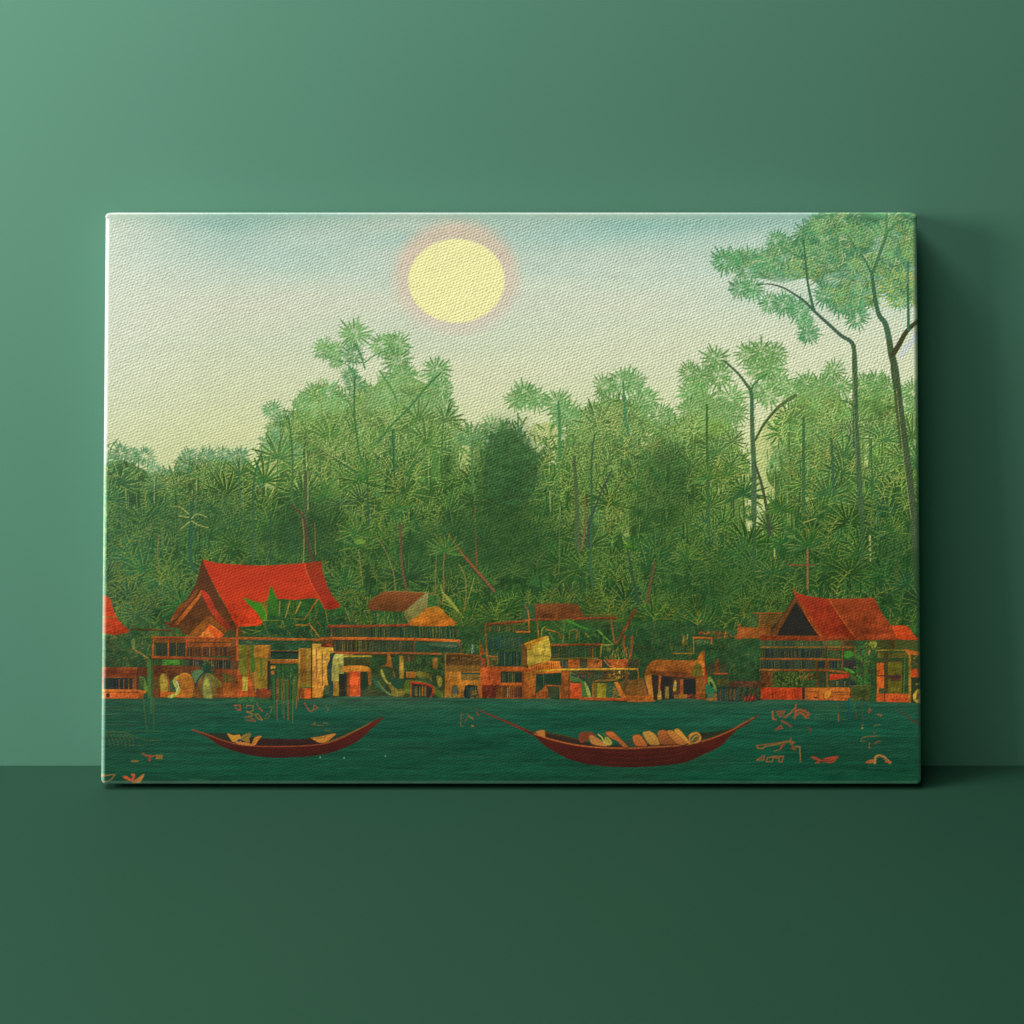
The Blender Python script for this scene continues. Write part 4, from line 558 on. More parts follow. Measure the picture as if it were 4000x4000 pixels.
    beam(E_, [(830, 935), (1065, 940)], 22, (164, 88, 38)); seg(*E_((1060, 940), (1058, 1010)).ravel(), 6, 5, (170, 76, 36)); line(E_((832, 940), (835, 1132), (585, 1132)), 3, 4, (168, 116, 46)); bars(E_, 600, 1040, 830, 1120, 16, [(110, 120, 56), (60, 90, 60)], (40, 70, 40)); line(E_((840, 912), (1050, 900)), 3, 3, (40, 60, 40)); flecks(E_, 900, 850, 1300, 890, 60, [(176, 96, 44), (150, 70, 44)], (8, 24), 3, (1.2, 1.9)); flecks(E_, 1070, 910, 1420, 945, 50, [(170, 96, 44), (120, 60, 40)], (8, 26), 3); flecks(E_, 680, 880, 760, 1020, 30, [(170, 130, 56)], (10, 40), 2.6, (1.2, 1.9)); flecks(E_, 860, 960, 1050, 1010, 24, [(90, 150, 110), (180, 150, 60)], (8, 22), 2.5); poly(sm(E_((1400, 770), (1425, 770), (1440, 940), (1375, 945))), (140, 72, 40))

    # G: the house at the right
    poly(G_((-110, 600), (200, 596), (60, 800), (-110, 830)), (104, 78, 36), (120, 74, 36))
    for k in range(7): line(G_((-90, 625 + 26*k), (180 - 18*k, 622 + 26*k)), 1.8, 1.8, (64, 60, 32))
    poly(E_((1590, 620), (1670, 640), (1660, 800), (1540, 790), (1560, 660)), (60, 80, 40), tex=.3); poly(E_((1440, 800), (1830, 820), (1932, 880), (1932, 950), (1430, 940)), (132, 72, 36), tex=.1); beam(E_, [(1590, 628), (1932, 628)], 14, (140, 74, 40)); seg(*E_((1668, 650), (1660, 800)).ravel(), 6, 6, (130, 70, 38))
    poly(sm(G_((320, 400), (250, 520), (150, 680), (20, 870), (640, 890), (560, 780), (440, 600), (360, 440)), k=2), (42, 38, 32), tex=.12); poly(G_((320, 400), (335, 470), (100, 880), (10, 870), (130, 710), (250, 530)), (106, 62, 34)); line(G_((318, 410), (240, 540), (100, 740), (20, 860)), 3, 3, (54, 54, 38))
    poly(sm(G_((300, 270), (325, 330), (360, 360), (480, 395), (640, 422), (760, 432), (1000, 428), (1200, 424), (1290, 426), (1360, 560), (1450, 700), (1600, 900), (1330, 915), (680, 895), (600, 880), (480, 640), (380, 480), (312, 370)), k=2), (142, 56, 30), (130, 54, 30), tex=.07); poly(G_((330, 365), (480, 396), (740, 436), (1050, 890), (680, 888)), (144, 46, 28), (130, 42, 26), tex=.07); line(G_((740, 436), (850, 610), (960, 770), (1055, 890)), 3.4, 3, (176, 92, 40)); line(sm(G_((330, 420), (420, 560), (540, 760), (670, 890)), False), 9, 9, (150, 70, 34)); line(sm(G_((345, 420), (440, 570), (560, 770), (680, 890)), False), 2, 2, (80, 36, 26)); line(sm(G_((318, 400), (400, 540), (500, 720), (610, 885)), False), 3, 3, (60, 34, 26))
    poly(G_((-100, 880), (600, 885), (700, 896), (1330, 900), (1868, 905), (1868, 925), (1300, 935), (600, 940), (-100, 935)), (138, 64, 32), (120, 46, 28)); poly(sm(G_((1520, 760), (1690, 765), (1740, 820), (1800, 900), (1880, 915), (1880, 930), (1600, 925), (1530, 830)), k=3), (180, 62, 30))
    CSG = [(90, 92, 46), (70, 96, 74), (110, 88, 46), (46, 62, 74), (120, 104, 50), (34, 44, 44)]
    bars(G_, -90, 940, 690, 1010, 62, [(100, 120, 60), (90, 110, 80), (56, 76, 60), (130, 120, 60)], (44, 62, 40)); beam(G_, [(-90, 1022), (700, 1020), (1100, 1022)], 18, (120, 84, 40)); bars(G_, -90, 1040, 690, 1150, 60, CSG, (36, 48, 40)); beam(G_, [(-90, 1162), (560, 1165), (900, 1172)], 22, (132, 72, 38)); bars(G_, -90, 1180, 560, 1280, 44, CSG, (40, 56, 44)); quad(G_, 600, 1195, 690, 1270, (36, 48, 44)); bars(G_, 745, 1190, 860, 1275, 6, CSG, (34, 44, 44)); quad(G_, 575, 1180, 600, 1290, (104, 66, 38)); quad(G_, 690, 1180, 738, 1300, (100, 60, 36)); beam(G_, [(-90, 1296), (700, 1300), (960, 1330)], 26, (124, 72, 38))
    quad(G_, 710, 940, 890, 1010, (74, 88, 46), tex=.2); quad(G_, 915, 945, 1050, 1010, (80, 66, 40), tex=.3); quad(G_, 745, 1060, 870, 1140, (66, 82, 44)); quad(G_, 915, 1060, 1060, 1150, (52, 82, 40), tex=.3); poly(sm(G_((930, 1080), (1000, 1065), (1040, 1110), (980, 1150), (930, 1140))), (64, 124, 40)); beam(G_, [(740, 1050), (1070, 1046)], 14, (110, 58, 36))
    for (x, y0, y1) in ((708, 940, 1040), (905, 940, 1300), (720, 1040, 1150), (1065, 1030, 1160)): seg(*G_((x, y0), (x - 4, y1)).ravel(), 6, 6, (116, 70, 40))
    seg(*G_((708, 1020), (712, 1160)).ravel(), 6, 7, (52, 52, 50)); quad(G_, 910, 1180, 1070, 1290, (50, 44, 44), tex=.3); poly(sm(G_((910, 1270), (1000, 1290), (1060, 1340), (980, 1320))), (80, 150, 50))
    quad(G_, -90, 1320, 45, 1500, (100, 58, 36), tex=.3); quad(G_, 50, 1325, 590, 1510, (46, 66, 32), tex=.4); flecks(G_, 60, 1320, 430, 1500, 240, [(110, 126, 44), (80, 110, 44), (130, 130, 50), (30, 44, 30)], (8, 22), 3); flecks(G_, 380, 1340, 560, 1420, 30, [(150, 96, 54)], (10, 30), 3); quad(G_, 600, 1330, 720, 1500, (52, 60, 36), tex=.3); seg(*G_((595, 1320), (595, 1500)).ravel(), 5, 5, (104, 60, 36)); seg(*G_((50, 1320), (50, 1510)).ravel(), 3, 3, (130, 84, 40)); seg(*G_((718, 1330), (716, 1500)).ravel(), 6, 6, (120, 72, 38))
    poly(G_((750, 1350), (980, 1345), (985, 1390), (850, 1410), (745, 1420)), (158, 44, 30), tex=.2); bars(G_, 750, 1425, 1000, 1500, 13, [(120, 110, 50), (60, 80, 70), (96, 76, 40)], (44, 54, 40)); poly(G_((960, 1280), (1010, 1330), (1160, 1470), (1110, 1490), (980, 1360)), (80, 84, 42)); poly(G_((1000, 1440), (1110, 1480), (1000, 1490)), (34, 44, 64))
    quad(G_, 1070, 940, 1310, 1500, (44, 84, 40), tex=.4); curve(G_((1110, 950), (1130, 1080), (1110, 1170), (1150, 1240), (1165, 1480)), 5, 6, (66, 54, 50)); curve(G_((1190, 1010), (1190, 1150), (1195, 1350)), 4, 4, (80, 60, 50)); flecks(G_, 1080, 1000, 1290, 1400, 110, [(70, 150, 50), (60, 120, 40), (120, 130, 50), (84, 54, 60)], (14, 50), 4); flecks(G_, 1190, 940, 1340, 1010, 40, [(170, 150, 60)], (10, 40), 3, (1.2, 2.4)); seg(*G_((1235, 1060), (1225, 1110)).ravel(), 6, 5, (180, 120, 90)); quad(G_, 1165, 1060, 1195, 1500, (66, 104, 40), a=.7); quad(G_, 1250, 1050, 1320, 1700, (44, 72, 36), a=.8, tex=.3)
    quad(G_, 1350, 935, 1860, 1050, (64, 66, 32), tex=.2); quad(G_, 1545, 935, 1850, 1050, (72, 78, 38)); quad(G_, 1500, 935, 1545, 1050, (90, 66, 34)); line(G_((1310, 1060), (1500, 1052), (1650, 1060)), 4, 4, (150, 124, 50)); quad(G_, 1320, 1070, 1700, 1650, (56, 68, 34), tex=.15); quad(G_, 1330, 1085, 1690, 1130, (96, 88, 36)); line(G_((1330, 1140), (1690, 1140)), 3, 3, (130, 110, 46)); quad(G_, 1325, 1210, 1412, 1580, (190, 84, 40)); line(G_((1325, 1365), (1412, 1368)), 4, 4, (60, 44, 36)); quad(G_, 1345, 1520, 1412, 1580, (60, 72, 40), tex=.2); quad(G_, 1460, 1210, 1625, 1590, (112, 106, 34), (100, 90, 32)); quad(G_, 1460, 1360, 1622, 1395, (70, 40, 46)); quad(G_, 1490, 1395, 1622, 1435, (86, 56, 44)); line(G_((1460, 1272), (1625, 1272)), 2, 2, (70, 70, 30)); line(G_((1460, 1205), (1625, 1205)), 3, 3, (140, 96, 44)); quad(G_, 1640, 1150, 1700, 1610, (46, 74, 36), tex=.2); seg(*G_((1665, 1160), (1650, 1600)).ravel(), 3, 3, (100, 110, 48)); quad(G_, 1320, 1590, 1720, 1690, (166, 72, 36), (176, 66, 34)); quad(G_, 1330, 1585, 1605, 1625, (180, 76, 38)); flecks(G_, 1480, 1650, 1710, 1664, 26, [(80, 40, 30)], (6, 14), 2); seg(*G_((1418, 1560), (1418, 1690)).ravel(), 3, 3, (60, 36, 30)); quad(G_, 1412, 1060, 1460, 1560, (70, 60, 34)); quad(G_, 1708, 1060, 1740, 1695, (136, 100, 42)); poly(G_((1650, 1045), (1870, 1080), (1872, 1120), (1700, 1110)), (160, 84, 38)); quad(G_, 1742, 1125, 1872, 1280, (60, 70, 36), tex=.3); flecks(G_, 1750, 1130, 1860, 1260, 20, [(150, 110, 46)], (10, 40), 2.4); poly(G_((1740, 1290), (1850, 1275), (1880, 1290), (1880, 1385), (1735, 1385)), (180, 66, 34), tex=.12); quad(G_, 1742, 1390, 1880, 1700, (46, 56, 32)); poly(sm(G_((1825, 1530), (1880, 1560), (1885, 1700), (1830, 1700), (1775, 1670), (1765, 1600))), (190, 150, 66)); poly(sm(G_((1800, 1650), (1805, 1590), (1830, 1570), (1830, 1650))), (90, 70, 50)); seg(*G_((1822, 1400), (1828, 1530)).ravel(), 6, 4, (30, 34, 30)); flecks(G_, 1800, 1450, 1870, 1480, 8, [(200, 160, 60)], (8, 20), 3)
    poly(G_((430, 1515), (980, 1510), (1060, 1660), (1050, 1670), (430, 1660)), (176, 96, 42), (170, 82, 40), tex=.12); poly(G_((-90, 1510), (415, 1515), (415, 1660), (-90, 1655)), (184, 60, 30), (168, 58, 30), tex=.1); quad(G_, 415, 1515, 445, 1650, (40, 44, 38))
    for x in (-60, -40, 45, 60, 90, 170, 290, 318, 330, 360): seg(*G_((x, 1525), (x + 4, 1645)).ravel(), 1.8, 1.8, (110, 34, 26))
    line(G_((475, 1560), (640, 1562)), 2, 2, (90, 50, 34)); line(G_((540, 1535), (540, 1565)), 2, 2, (90, 50, 34)); quad(G_, 555, 1628, 595, 1642, (50, 36, 34)); line(G_((618, 1545), (618, 1640), (600, 1645)), 2, 2, (80, 44, 34)); line(sm(G_((685, 1560), (680, 1640), (730, 1648), (750, 1600), (760, 1565), (990, 1570)), False), 2.2, 2.2, (80, 50, 34)); poly(sm(G_((690, 1560), (765, 1555), (735, 1640), (690, 1640))), (186, 116, 48)); poly(G_((990, 1550), (1055, 1650), (1040, 1650), (985, 1570)), (170, 50, 32))
    for k in range(9):
        c_, = G_((790 + 25*k, 1585)); w1 = rs.uniform(2.4, 4.4)
        line([c_ + (-w1, -5), c_ + (w1, -5), c_ + (w1*.6, 5), c_ + (-w1, 5)], 2, 2, (70, 50, 38)); line([c_ + (-2, 11), c_ + (0, 19)], 2, 2, (90, 60, 40))
    quad(G_, 1000, 1500, 1250, 1670, (64, 74, 34), a=.75, tex=.3); beam(G_, [(1000, 1492), (1250, 1490)], 8, (110, 84, 40)); flecks(G_, 1000, 1500, 1250, 1660, 40, [(110, 90, 44)], (20, 60), 2, (1.4, 1.8))

    for q in range(380):
        x = rs.uniform(420, 3560); y = rs.uniform(2490, 2700); h = rs.uniform(10, 40)
        seg(x, y, x + rs.uniform(-1, 1), y + h, 1.7, 1.4, [(34, 34, 28), (170, 106, 48), (60, 40, 28), (132, 120, 54), (40, 62, 40)][rs.randint(5)], rs.uniform(.25, .6))
    for q in range(90):
        x = rs.uniform(420, 3500); y = rs.uniform(2500, 2700); l = rs.uniform(16, 60)
        seg(x, y, x + l, y + rs.uniform(-1.5, 1.5), 1.8, 1.4, [(186, 112, 50), (44, 34, 28), (120, 64, 34)][rs.randint(3)], rs.uniform(.25, .55))
    wb = ((gy > 2150) & (gy < 2745))
    warm = np.clip((B[..., 0] - B[..., 1] - 12) / 40, 0, 1) * wb
    B[:] = B * (1 + np.array([.12, .10, .0], np.float32) * warm[..., None])
    # ---- the river
    W1 = T(700, 2680, 850); W2 = T(1750, 2700, 700); W3 = T(2350, 2700, 700); W4 = T(2900, 2700, 720); BL = T(340, 2600, 600); BR = T(3200, 2600, 600)
    top = np.vstack([[(370, 2728)], BL((620, 415), (900, 405), (1932, 410)), B_((330, 1850), (500, 1875), (860, 1880), (1040, 1865), (1300, 1845), (1500, 1835), (1932, 1830)), C_((450, 1690), (930, 1690), (1400, 1700), (1932, 1705)), D_((640, 1700), (1200, 1715), (1600, 1735), (1932, 1745)), E_((330, 1735), (560, 1705), (760, 1700), (920, 1715), (1220, 1735), (1580, 1740), (1740, 1712)), G_((-100, 1655), (450, 1660), (1050, 1672), (1320, 1682), (1720, 1695), (1900, 1710)), [(3630, 2745), (3630, 3090), (370, 3090)]])
    r = mask(top); i0, i1, j0, j1, m = r
    Y = gy[j0:j1, i0:i1]; X = gx[j0:j1, i0:i1]
    t = np.clip((Y - 2725) / 60, 0, 1)[..., None]; t2_ = np.clip((Y - 2800) / 250, 0, 1)[..., None]
    col = np.array([48, 84, 60], np.float32)*(1-t) + np.array([26, 80, 58], np.float32)*t
    col = col*(1-t2_) + np.array([17, 70, 47], np.float32)*t2_
    st = vnoise(90, 4.2, 61)*.22 + vnoise(240, 7, 62)*.16 + vnoise(30, 3.2, 63)*.18 + vnoise(500, 40, 64)*.12
    col = col * (1 + st[j0:j1, i0:i1])[..., None] + np.array([6, 0, 0], np.float32)*vnoise(300, 60, 65)[j0:j1, i0:i1, None]*2
    B[j0:j1, i0:i1] += (col - B[j0:j1, i0:i1]) * m[..., None]
    def dab(t, x0, x1, y, c, w=1.8, a=.6): line(t((x0, y), ((x0+x1)/2, y + rs.uniform(-6, 6)), (x1, y + rs.uniform(-4, 8))), w, w, c, a)
    for q in range(60):
        x = rs.uniform(400, 3580); y = rs.uniform(2750, 3040); l = rs.uniform(30, 150); c = [(54, 108, 76), (80, 100, 60), (10, 56, 44), (14, 60, 44)][rs.randint(4)]
        line([(x, y), (x + l/2, y + rs.uniform(-1.5, 1.5)), (x + l, y)], 2.0, 1.2, c, .55)
    for (x0, x1, y, c) in ((230, 1000, 825, (96, 100, 44)), (160, 400, 610, (110, 110, 60)), (200, 680, 738, (90, 104, 50)), (160, 650, 550, (90, 96, 44)), (160, 620, 520, (80, 84, 44)), (640, 850, 985, (90, 110, 50)), (540, 720, 1003, (110, 110, 50)), (1290, 1560, 1435, (80, 140, 80))): dab(BL, x0, x1, y, c)
    for k_ in range(8): curve(BL((240 + 45*k_, 850 + 3*k_), (270 + 52*k_, 930), (300 + 46*k_, 1015)), 3.2, 2.6, (84, 86, 44) if k_ != 7 else (20, 72, 92), .85)
    curve(BL((230, 828), (480, 840), (620, 900), (760, 935), (940, 938)), 2.6, 2, (96, 98, 46), .8)
    for (x, y1, w_, c) in ((755, 850, 7, (64, 92, 48)), (780, 720, 8, (28, 88, 66)), (805, 600, 9, (70, 104, 50)), (835, 830, 6, (72, 90, 44)), (650, 520, 5, (44, 80, 54))): line(BL((x + (8 if x == 755 else 0) - (60 if x == 755 else 0), 400), (x, y1)), w_*1.3, w_*.6, c, .7)
    # reeds below the big roof
    for (x0, x1, y1, w_, c) in ((838, 845, 260, 8, (50, 96, 50)), (868, 868, 300, 4.5, (150, 76, 40)), (885, 890, 200, 6, (38, 92, 50)), (905, 912, 240, 5, (54, 110, 50)), (925, 928, 290, 4, (130, 92, 44)), (945, 950, 180, 6, (40, 100, 56)), (963, 965, 300, 5, (160, 80, 40)), (985, 985, 200, 7, (34, 90, 50)), (1015, 1003, 325, 4, (110, 120, 50)), (1058, 1035, 200, 4.5, (170, 96, 40)), (1035, 1030, 160, 7, (40, 96, 50))): line(W1((x0, -60), ((x0+x1)/2, 90), (x1, y1)), w_, w_*.6, c, .95)
    poly(sm(W1((480, 118), (600, 90), (700, 105), (820, 100), (830, 140), (680, 150), (560, 145))), (50, 92, 50), a=.75, tex=.4)
    OR = (190, 80, 40); OR2 = (176, 112, 46)
    def sq(t, P, w_=4.0, c=OR): line(t(*P), w_*.95, w_*.75, np.asarray(c)*rs.uniform(.82, 1.0), .82)
    for P, w_, c in (([(490, 168), (540, 170), (540, 215), (510, 205), (490, 168)], 4.5, OR), ([(570, 165), (575, 190)], 2, OR), ([(595, 190), (600, 170), (655, 172), (655, 215), (625, 230), (595, 220)], 4, OR2), ([(690, 160), (710, 200), (740, 225), (720, 190)], 4, OR), ([(600, 230), (650, 245), (640, 265), (580, 275)], 4.5, OR2), ([(590, 300), (650, 305), (675, 310), (650, 285), (610, 275)], 4.5, OR), ([(670, 250), (700, 245), (735, 300), (700, 290), (670, 250)], 5, OR2), ([(755, 290), (780, 240), (800, 270), (770, 292)], 3.2, (150, 110, 56)), ([(805, 180), (822, 185), (808, 240)], 3, OR2), ([(1112, 150), (1140, 200), (1162, 225), (1190, 210), (1195, 165), (1230, 190), (1200, 210)], 4, OR), ([(1295, 170), (1325, 200), (1300, 235)], 3.4, (166, 90, 44)), ([(1175, 345), (1205, 320), (1200, 345), (1280, 350)], 2.6, OR2), ([(1280, 325), (1325, 332)], 3, OR2), ([(1290, 388), (1340, 395)], 2, OR2)): sq(W1, P, w_, c)
    for P, w_, c in (([(150, 230), (138, 280), (140, 320)], 3, (150, 92, 46)), ([(130, 330), (135, 370), (165, 375)], 3.2, OR2), ([(210, 230), (215, 270), (180, 330)], 3.4, (176, 76, 40)), ([(230, 270), (270, 300), (245, 275)], 4, OR2), ([(255, 370), (272, 375)], 7, OR2), ([(308, 228), (325, 258)], 7, (170, 66, 40))): sq(W2, P, w_, c)
    curve(W2((150, 178), (300, 188), (380, 220)), 2, 3, (90, 92, 50), .8)
    for P, w_, c in (([(315, 210), (318, 290), (350, 295)], 7, OR), ([(360, 215), (400, 208), (440, 208), (420, 240), (400, 265), (365, 240), (415, 225)], 6, OR), ([(440, 272), (500, 230), (555, 170), (560, 135)], 8, (176, 90, 46)), ([(545, 280), (560, 200), (600, 195), (650, 205), (695, 235), (660, 275), (640, 240), (600, 225), (560, 250)], 10, (186, 82, 40)), ([(690, 240), (690, 275)], 10, (160, 86, 44)), ([(410, 310), (450, 330), (510, 370)], 9, (176, 80, 44)), ([(345, 405), (400, 360), (420, 385), (370, 395)], 6, (176, 70, 40)), ([(685, 385), (715, 388), (710, 435)], 6, (140, 70, 46)), ([(150, 570), (160, 595), (210, 598), (240, 575), (330, 560), (400, 545), (500, 525), (540, 535), (500, 550)], 7, OR2), ([(150, 570), (200, 560), (330, 545), (500, 515)], 4, OR), ([(505, 490), (508, 530), (530, 590), (555, 612), (515, 600)], 6, OR), ([(430, 560), (405, 580), (395, 610)], 9, (186, 70, 36)), ([(555, 580), (600, 580), (606, 735)], 6, (176, 100, 48)), ([(330, 630), (380, 610)], 2.5, OR2), ([(150, 720), (180, 700), (225, 675), (225, 715), (150, 722)], 5, OR), ([(250, 738), (262, 695), (340, 680), (430, 682), (410, 740), (380, 735), (385, 700), (320, 695), (310, 738), (250, 738)], 5.5, (186, 96, 42)), ([(1245, 356), (1265, 356)], 3, OR2), ([(1255, 384), (1258, 386)], 8, (196, 146, 50)), ([(1378, 365), (1400, 352), (1440, 348)], 3, OR2), ([(1382, 425), (1380, 440)], 4, OR), ([(1250, 490), (1290, 478), (1340, 472), (1440, 468)], 3, OR2), ([(1250, 490), (1240, 525), (1300, 520)], 3, (140, 110, 46)), ([(1385, 548), (1410, 530), (1445, 520)], 5, OR), ([(1330, 540), (1328, 590), (1340, 595)], 3.6, OR2), ([(1320, 200), (1335, 180), (1345, 210), (1325, 225), (1315, 205)], 3.2, OR), ([(1415, 245), (1460, 250)], 6, OR2), ([(1430, 238), (1448, 262)], 4, OR), ([(1000, 110), (1002, 310)], 2.6, (120, 90, 44)), ([(1250, 60), (1252, 288), (1350, 286)], 2.4, (100, 90, 44)), ([(1330, 110), (1332, 190)], 2.4, (130, 96, 44))): sq(W4, P, w_, c)
    for y in range(240, 320, 16): seg(*W4((1004, y), (1008, y + 8)).ravel(), 4, 3, (170, 80, 44))
    poly(W4((1105, 70), (1160, 70), (1190, 180), (1195, 280), (1110, 285)), (34, 84, 60), a=.7, tex=.3); line(W4((1110, 80), (1120, 285)), 5, 5, (20, 72, 84), .8); line(W4((1165, 80), (1190, 200), (1195, 280)), 3, 3, (90, 76, 44), .8)
    poly(sm(W4((712, 690), (760, 685), (815, 712), (900, 690), (1000, 678), (990, 705), (940, 748), (860, 745), (820, 735), (800, 752), (760, 750), (790, 728))), (160, 62, 32)); line(W4((820, 715), (960, 722)), 3, 3, (60, 50, 40)); line(W4((800, 735), (940, 738)), 2.4, 2.4, (60, 50, 40))
    poly(sm(W4((1285, 748), (1320, 722), (1365, 712), (1380, 730), (1370, 750))), (170, 92, 44)); curve(W4((1385, 750), (1395, 690), (1430, 675), (1480, 690), (1510, 720), (1545, 745)), 9, 11, (170, 116, 56)); curve(W4((1420, 678), (1480, 700), (1530, 740)), 3, 3, (70, 60, 60)); line(W4((1505, 738), (1550, 742)), 7, 5, (180, 70, 40))
    curve(W4((1620, 190), (1700, 240), (1790, 310), (1900, 365)), 2.4, 7, (84, 50, 34))
    for y in (150, 165, 190, 205, 240, 270, 292): dab(W4, rs.uniform(700, 760), rs.uniform(900, 1180), y, (84, 110, 50))
    for P, w_, c in (([(695, 1105), (740, 1130), (830, 1138), (845, 1130)], 7, OR), ([(790, 1140), (785, 1190)], 11, (176, 62, 36)), ([(870, 1125), (940, 1125), (940, 1165), (870, 1165), (870, 1125)], 5, OR2), ([(560, 1200), (640, 1198)], 7, OR2), ([(880, 1145), (930, 1148)], 8, (170, 96, 44)), ([(160, 1370), (250, 1378), (350, 1368), (310, 1420), (290, 1440), (200, 1460)], 5, (186, 120, 56)), ([(150, 1390), (230, 1392)], 4, OR2)): sq(BL, P, w_, c)
    poly(sm(BL((450, 1385), (500, 1390), (560, 1430), (600, 1445), (560, 1450), (470, 1420))), OR); poly(sm(BL((720, 1362), (690, 1430), (650, 1478), (610, 1470), (600, 1440), (650, 1400))), OR2); curve(BL((565, 1370), (590, 1380), (575, 1430), (600, 1480)), 9, 8, OR); poly(sm(BL((565, 1450), (620, 1450), (620, 1485), (560, 1485))), OR)
    for (x, y) in ((1250, 632), (1462, 636), (1830, 622)): seg(*W1((x, y - 5), (x, y + 5)).ravel(), 3, 2, (150, 190, 170))

    # ---- boats
    HULL = (98, 34, 22); HUL2 = (62, 22, 17)
    hull = np.vstack([sm(W1((115, 388), (240, 430), (400, 490), (560, 525), (760, 536), (960, 535), (1150, 528), (1320, 505), (1460, 450), (1600, 380), (1720, 310), (1825, 265)), False), sm(W1((1760, 330), (1680, 400), (1600, 475), (1480, 540), (1340, 590), (1150, 622), (950, 634), (760, 630), (600, 605), (440, 560), (340, 515), (250, 455)), False)])
    inner = np.vstack([sm(W1((230, 415), (330, 415), (500, 418), (600, 440), (720, 460), (900, 466), (1060, 468), (1180, 455), (1280, 435), (1400, 440), (1560, 390), (1700, 325)), False), sm(W1((1600, 385), (1460, 455), (1320, 507), (1150, 530), (960, 536), (760, 537), (560, 526), (400, 492), (280, 445)), False)])
    poly(inner, (34, 62, 46), (48, 34, 28), tex=.12); poly(W1((720, 462), (1060, 470), (1170, 462), (1260, 510), (1150, 530), (960, 536), (760, 537), (680, 525)), (60, 32, 26), (44, 28, 26), tex=.12)
    poly(hull, HULL, HUL2, tex=.10); line(sm(W1((115, 386), (240, 426), (400, 486), (560, 522), (760, 534), (960, 534), (1150, 526), (1320, 503), (1460, 450), (1600, 378), (1700, 322)), False), 4.2, 3.2, (150, 66, 34)); line(sm(W1((1300, 500), (1460, 442), (1580, 385), (1680, 335)), False), 3.4, 3, (132, 108, 44), .8)
    poly(sm(W1((425, 418), (480, 435), (535, 430), (550, 480), (545, 495), (480, 495), (455, 470)), k=3), (196, 136, 44)); poly(sm(W1((525, 470), (545, 468), (548, 490), (505, 492))), (50, 62, 84)); poly(sm(W1((555, 440), (635, 415), (620, 470), (625, 500), (560, 480)), k=3), (140, 110, 46)); line(W1((570, 470), (600, 440), (630, 420)), 3, 3, (80, 80, 44)); poly(sm(W1((640, 510), (670, 455), (730, 440), (700, 480), (665, 525), (560, 520), (500, 500), (600, 500)), k=3), (196, 116, 44))
    poly(sm(W1((1168, 458), (1220, 452), (1300, 435), (1390, 418), (1350, 460), (1290, 500), (1240, 500), (1200, 480)), k=3), (190, 122, 44)); line(W1((1210, 460), (1290, 455), (1300, 430)), 3, 3, (110, 84, 40)); line(W1((1300, 490), (1340, 450), (1385, 422)), 4, 3, (196, 96, 40))
    # the long boat with its load
    line(sm(W2((310, 190), (420, 240), (620, 325), (800, 405), (930, 465), (1000, 500)), False), 2.5, 14, (116, 42, 30))
    hull = np.vstack([sm(W2((760, 385), (900, 440), (1000, 490), (1100, 520), (1300, 568), (1500, 598), (1700, 612), (1932, 616)), False), sm(W3((300, 618), (520, 605), (750, 592), (960, 570), (1150, 520), (1300, 465), (1420, 410), (1500, 360), (1600, 300), (1710, 235)), False), sm(W3((1640, 300), (1540, 370), (1460, 412), (1380, 490), (1280, 590), (1100, 680), (900, 765), (650, 800), (400, 817), (150, 815), (0, 805)), False), sm(W2((1500, 785), (1300, 730), (1130, 640), (1020, 570), (940, 490), (850, 440)), False)])
    inn = np.vstack([W2((1000, 440), (1040, 435), (1400, 510), (1560, 560), (1932, 590)), W3((600, 560), (900, 520), (1070, 445), (1200, 440), (1340, 410), (1450, 385), (1300, 465), (1150, 520), (960, 570), (750, 592), (520, 605), (300, 618)), W2((1932, 616), (1700, 612), (1500, 598), (1300, 568), (1100, 520), (1030, 495))])
    poly(inn, (60, 36, 26), (46, 36, 30), tex=.12); poly(W3((1070, 450), (1200, 442), (1400, 395), (1380, 430), (1200, 500), (1060, 540)), (44, 48, 30), tex=.1); line(W2((1040, 440), (1250, 478), (1400, 520)), 8, 6, (66, 62, 28), .8)
    poly(hull, HULL, HUL2, tex=.10); line(sm(W2((930, 460), (1030, 492), (1100, 516), (1300, 564), (1500, 594), (1700, 608), (1932, 612)), False), 4.5, 5, (184, 92, 38)); line(sm(W3((0, 606), (300, 614), (520, 602), (750, 590), (960, 568), (1150, 518), (1300, 463), (1420, 408), (1500, 360), (1640, 285)), False), 7, 5, (150, 76, 34))
    for k in range(5): line(sm(W3((0, 650 + 28*k), (400, 662 + 28*k), (760, 640 + 24*k), (1000 - 40*k, 590 + 30*k)), False), 2, 1.6, (52, 18, 16) if k % 2 else (112, 40, 30), .5)
    poly(sm(W2((945, 435), (990, 420), (1040, 425), (1042, 490), (1010, 485), (970, 460))), (190, 112, 44))
    poly(sm(W2((1405, 500), (1420, 450), (1490, 435), (1560, 450), (1590, 500), (1500, 530), (1450, 555), (1410, 535)), k=3), (122, 56, 32)); poly(sm(W2((1520, 490), (1545, 470), (1620, 510), (1710, 580), (1690, 592), (1560, 570), (1530, 530)), k=4), (176, 110, 50)); line(W2((1620, 465), (1660, 500), (1690, 560)), 5, 5, (186, 170, 70)); poly(sm(W2((1690, 490), (1730, 500), (1765, 550), (1750, 580), (1700, 570))), (176, 148, 56)); line(W2((1670, 455), (1700, 490), (1740, 560)), 3, 3, (90, 110, 60))
    def loaf(P, c, c2): P = sm(W3(*P), k=4); poly(P + (2, 3), (50, 34, 26)); poly(P, c, c2, edge=np.asarray(c2)*.62, ew=1.8)
    loaf([(38, 450), (70, 432), (120, 436), (200, 510), (285, 600), (230, 600), (170, 540), (90, 500)], (190, 98, 42), (164, 82, 36))
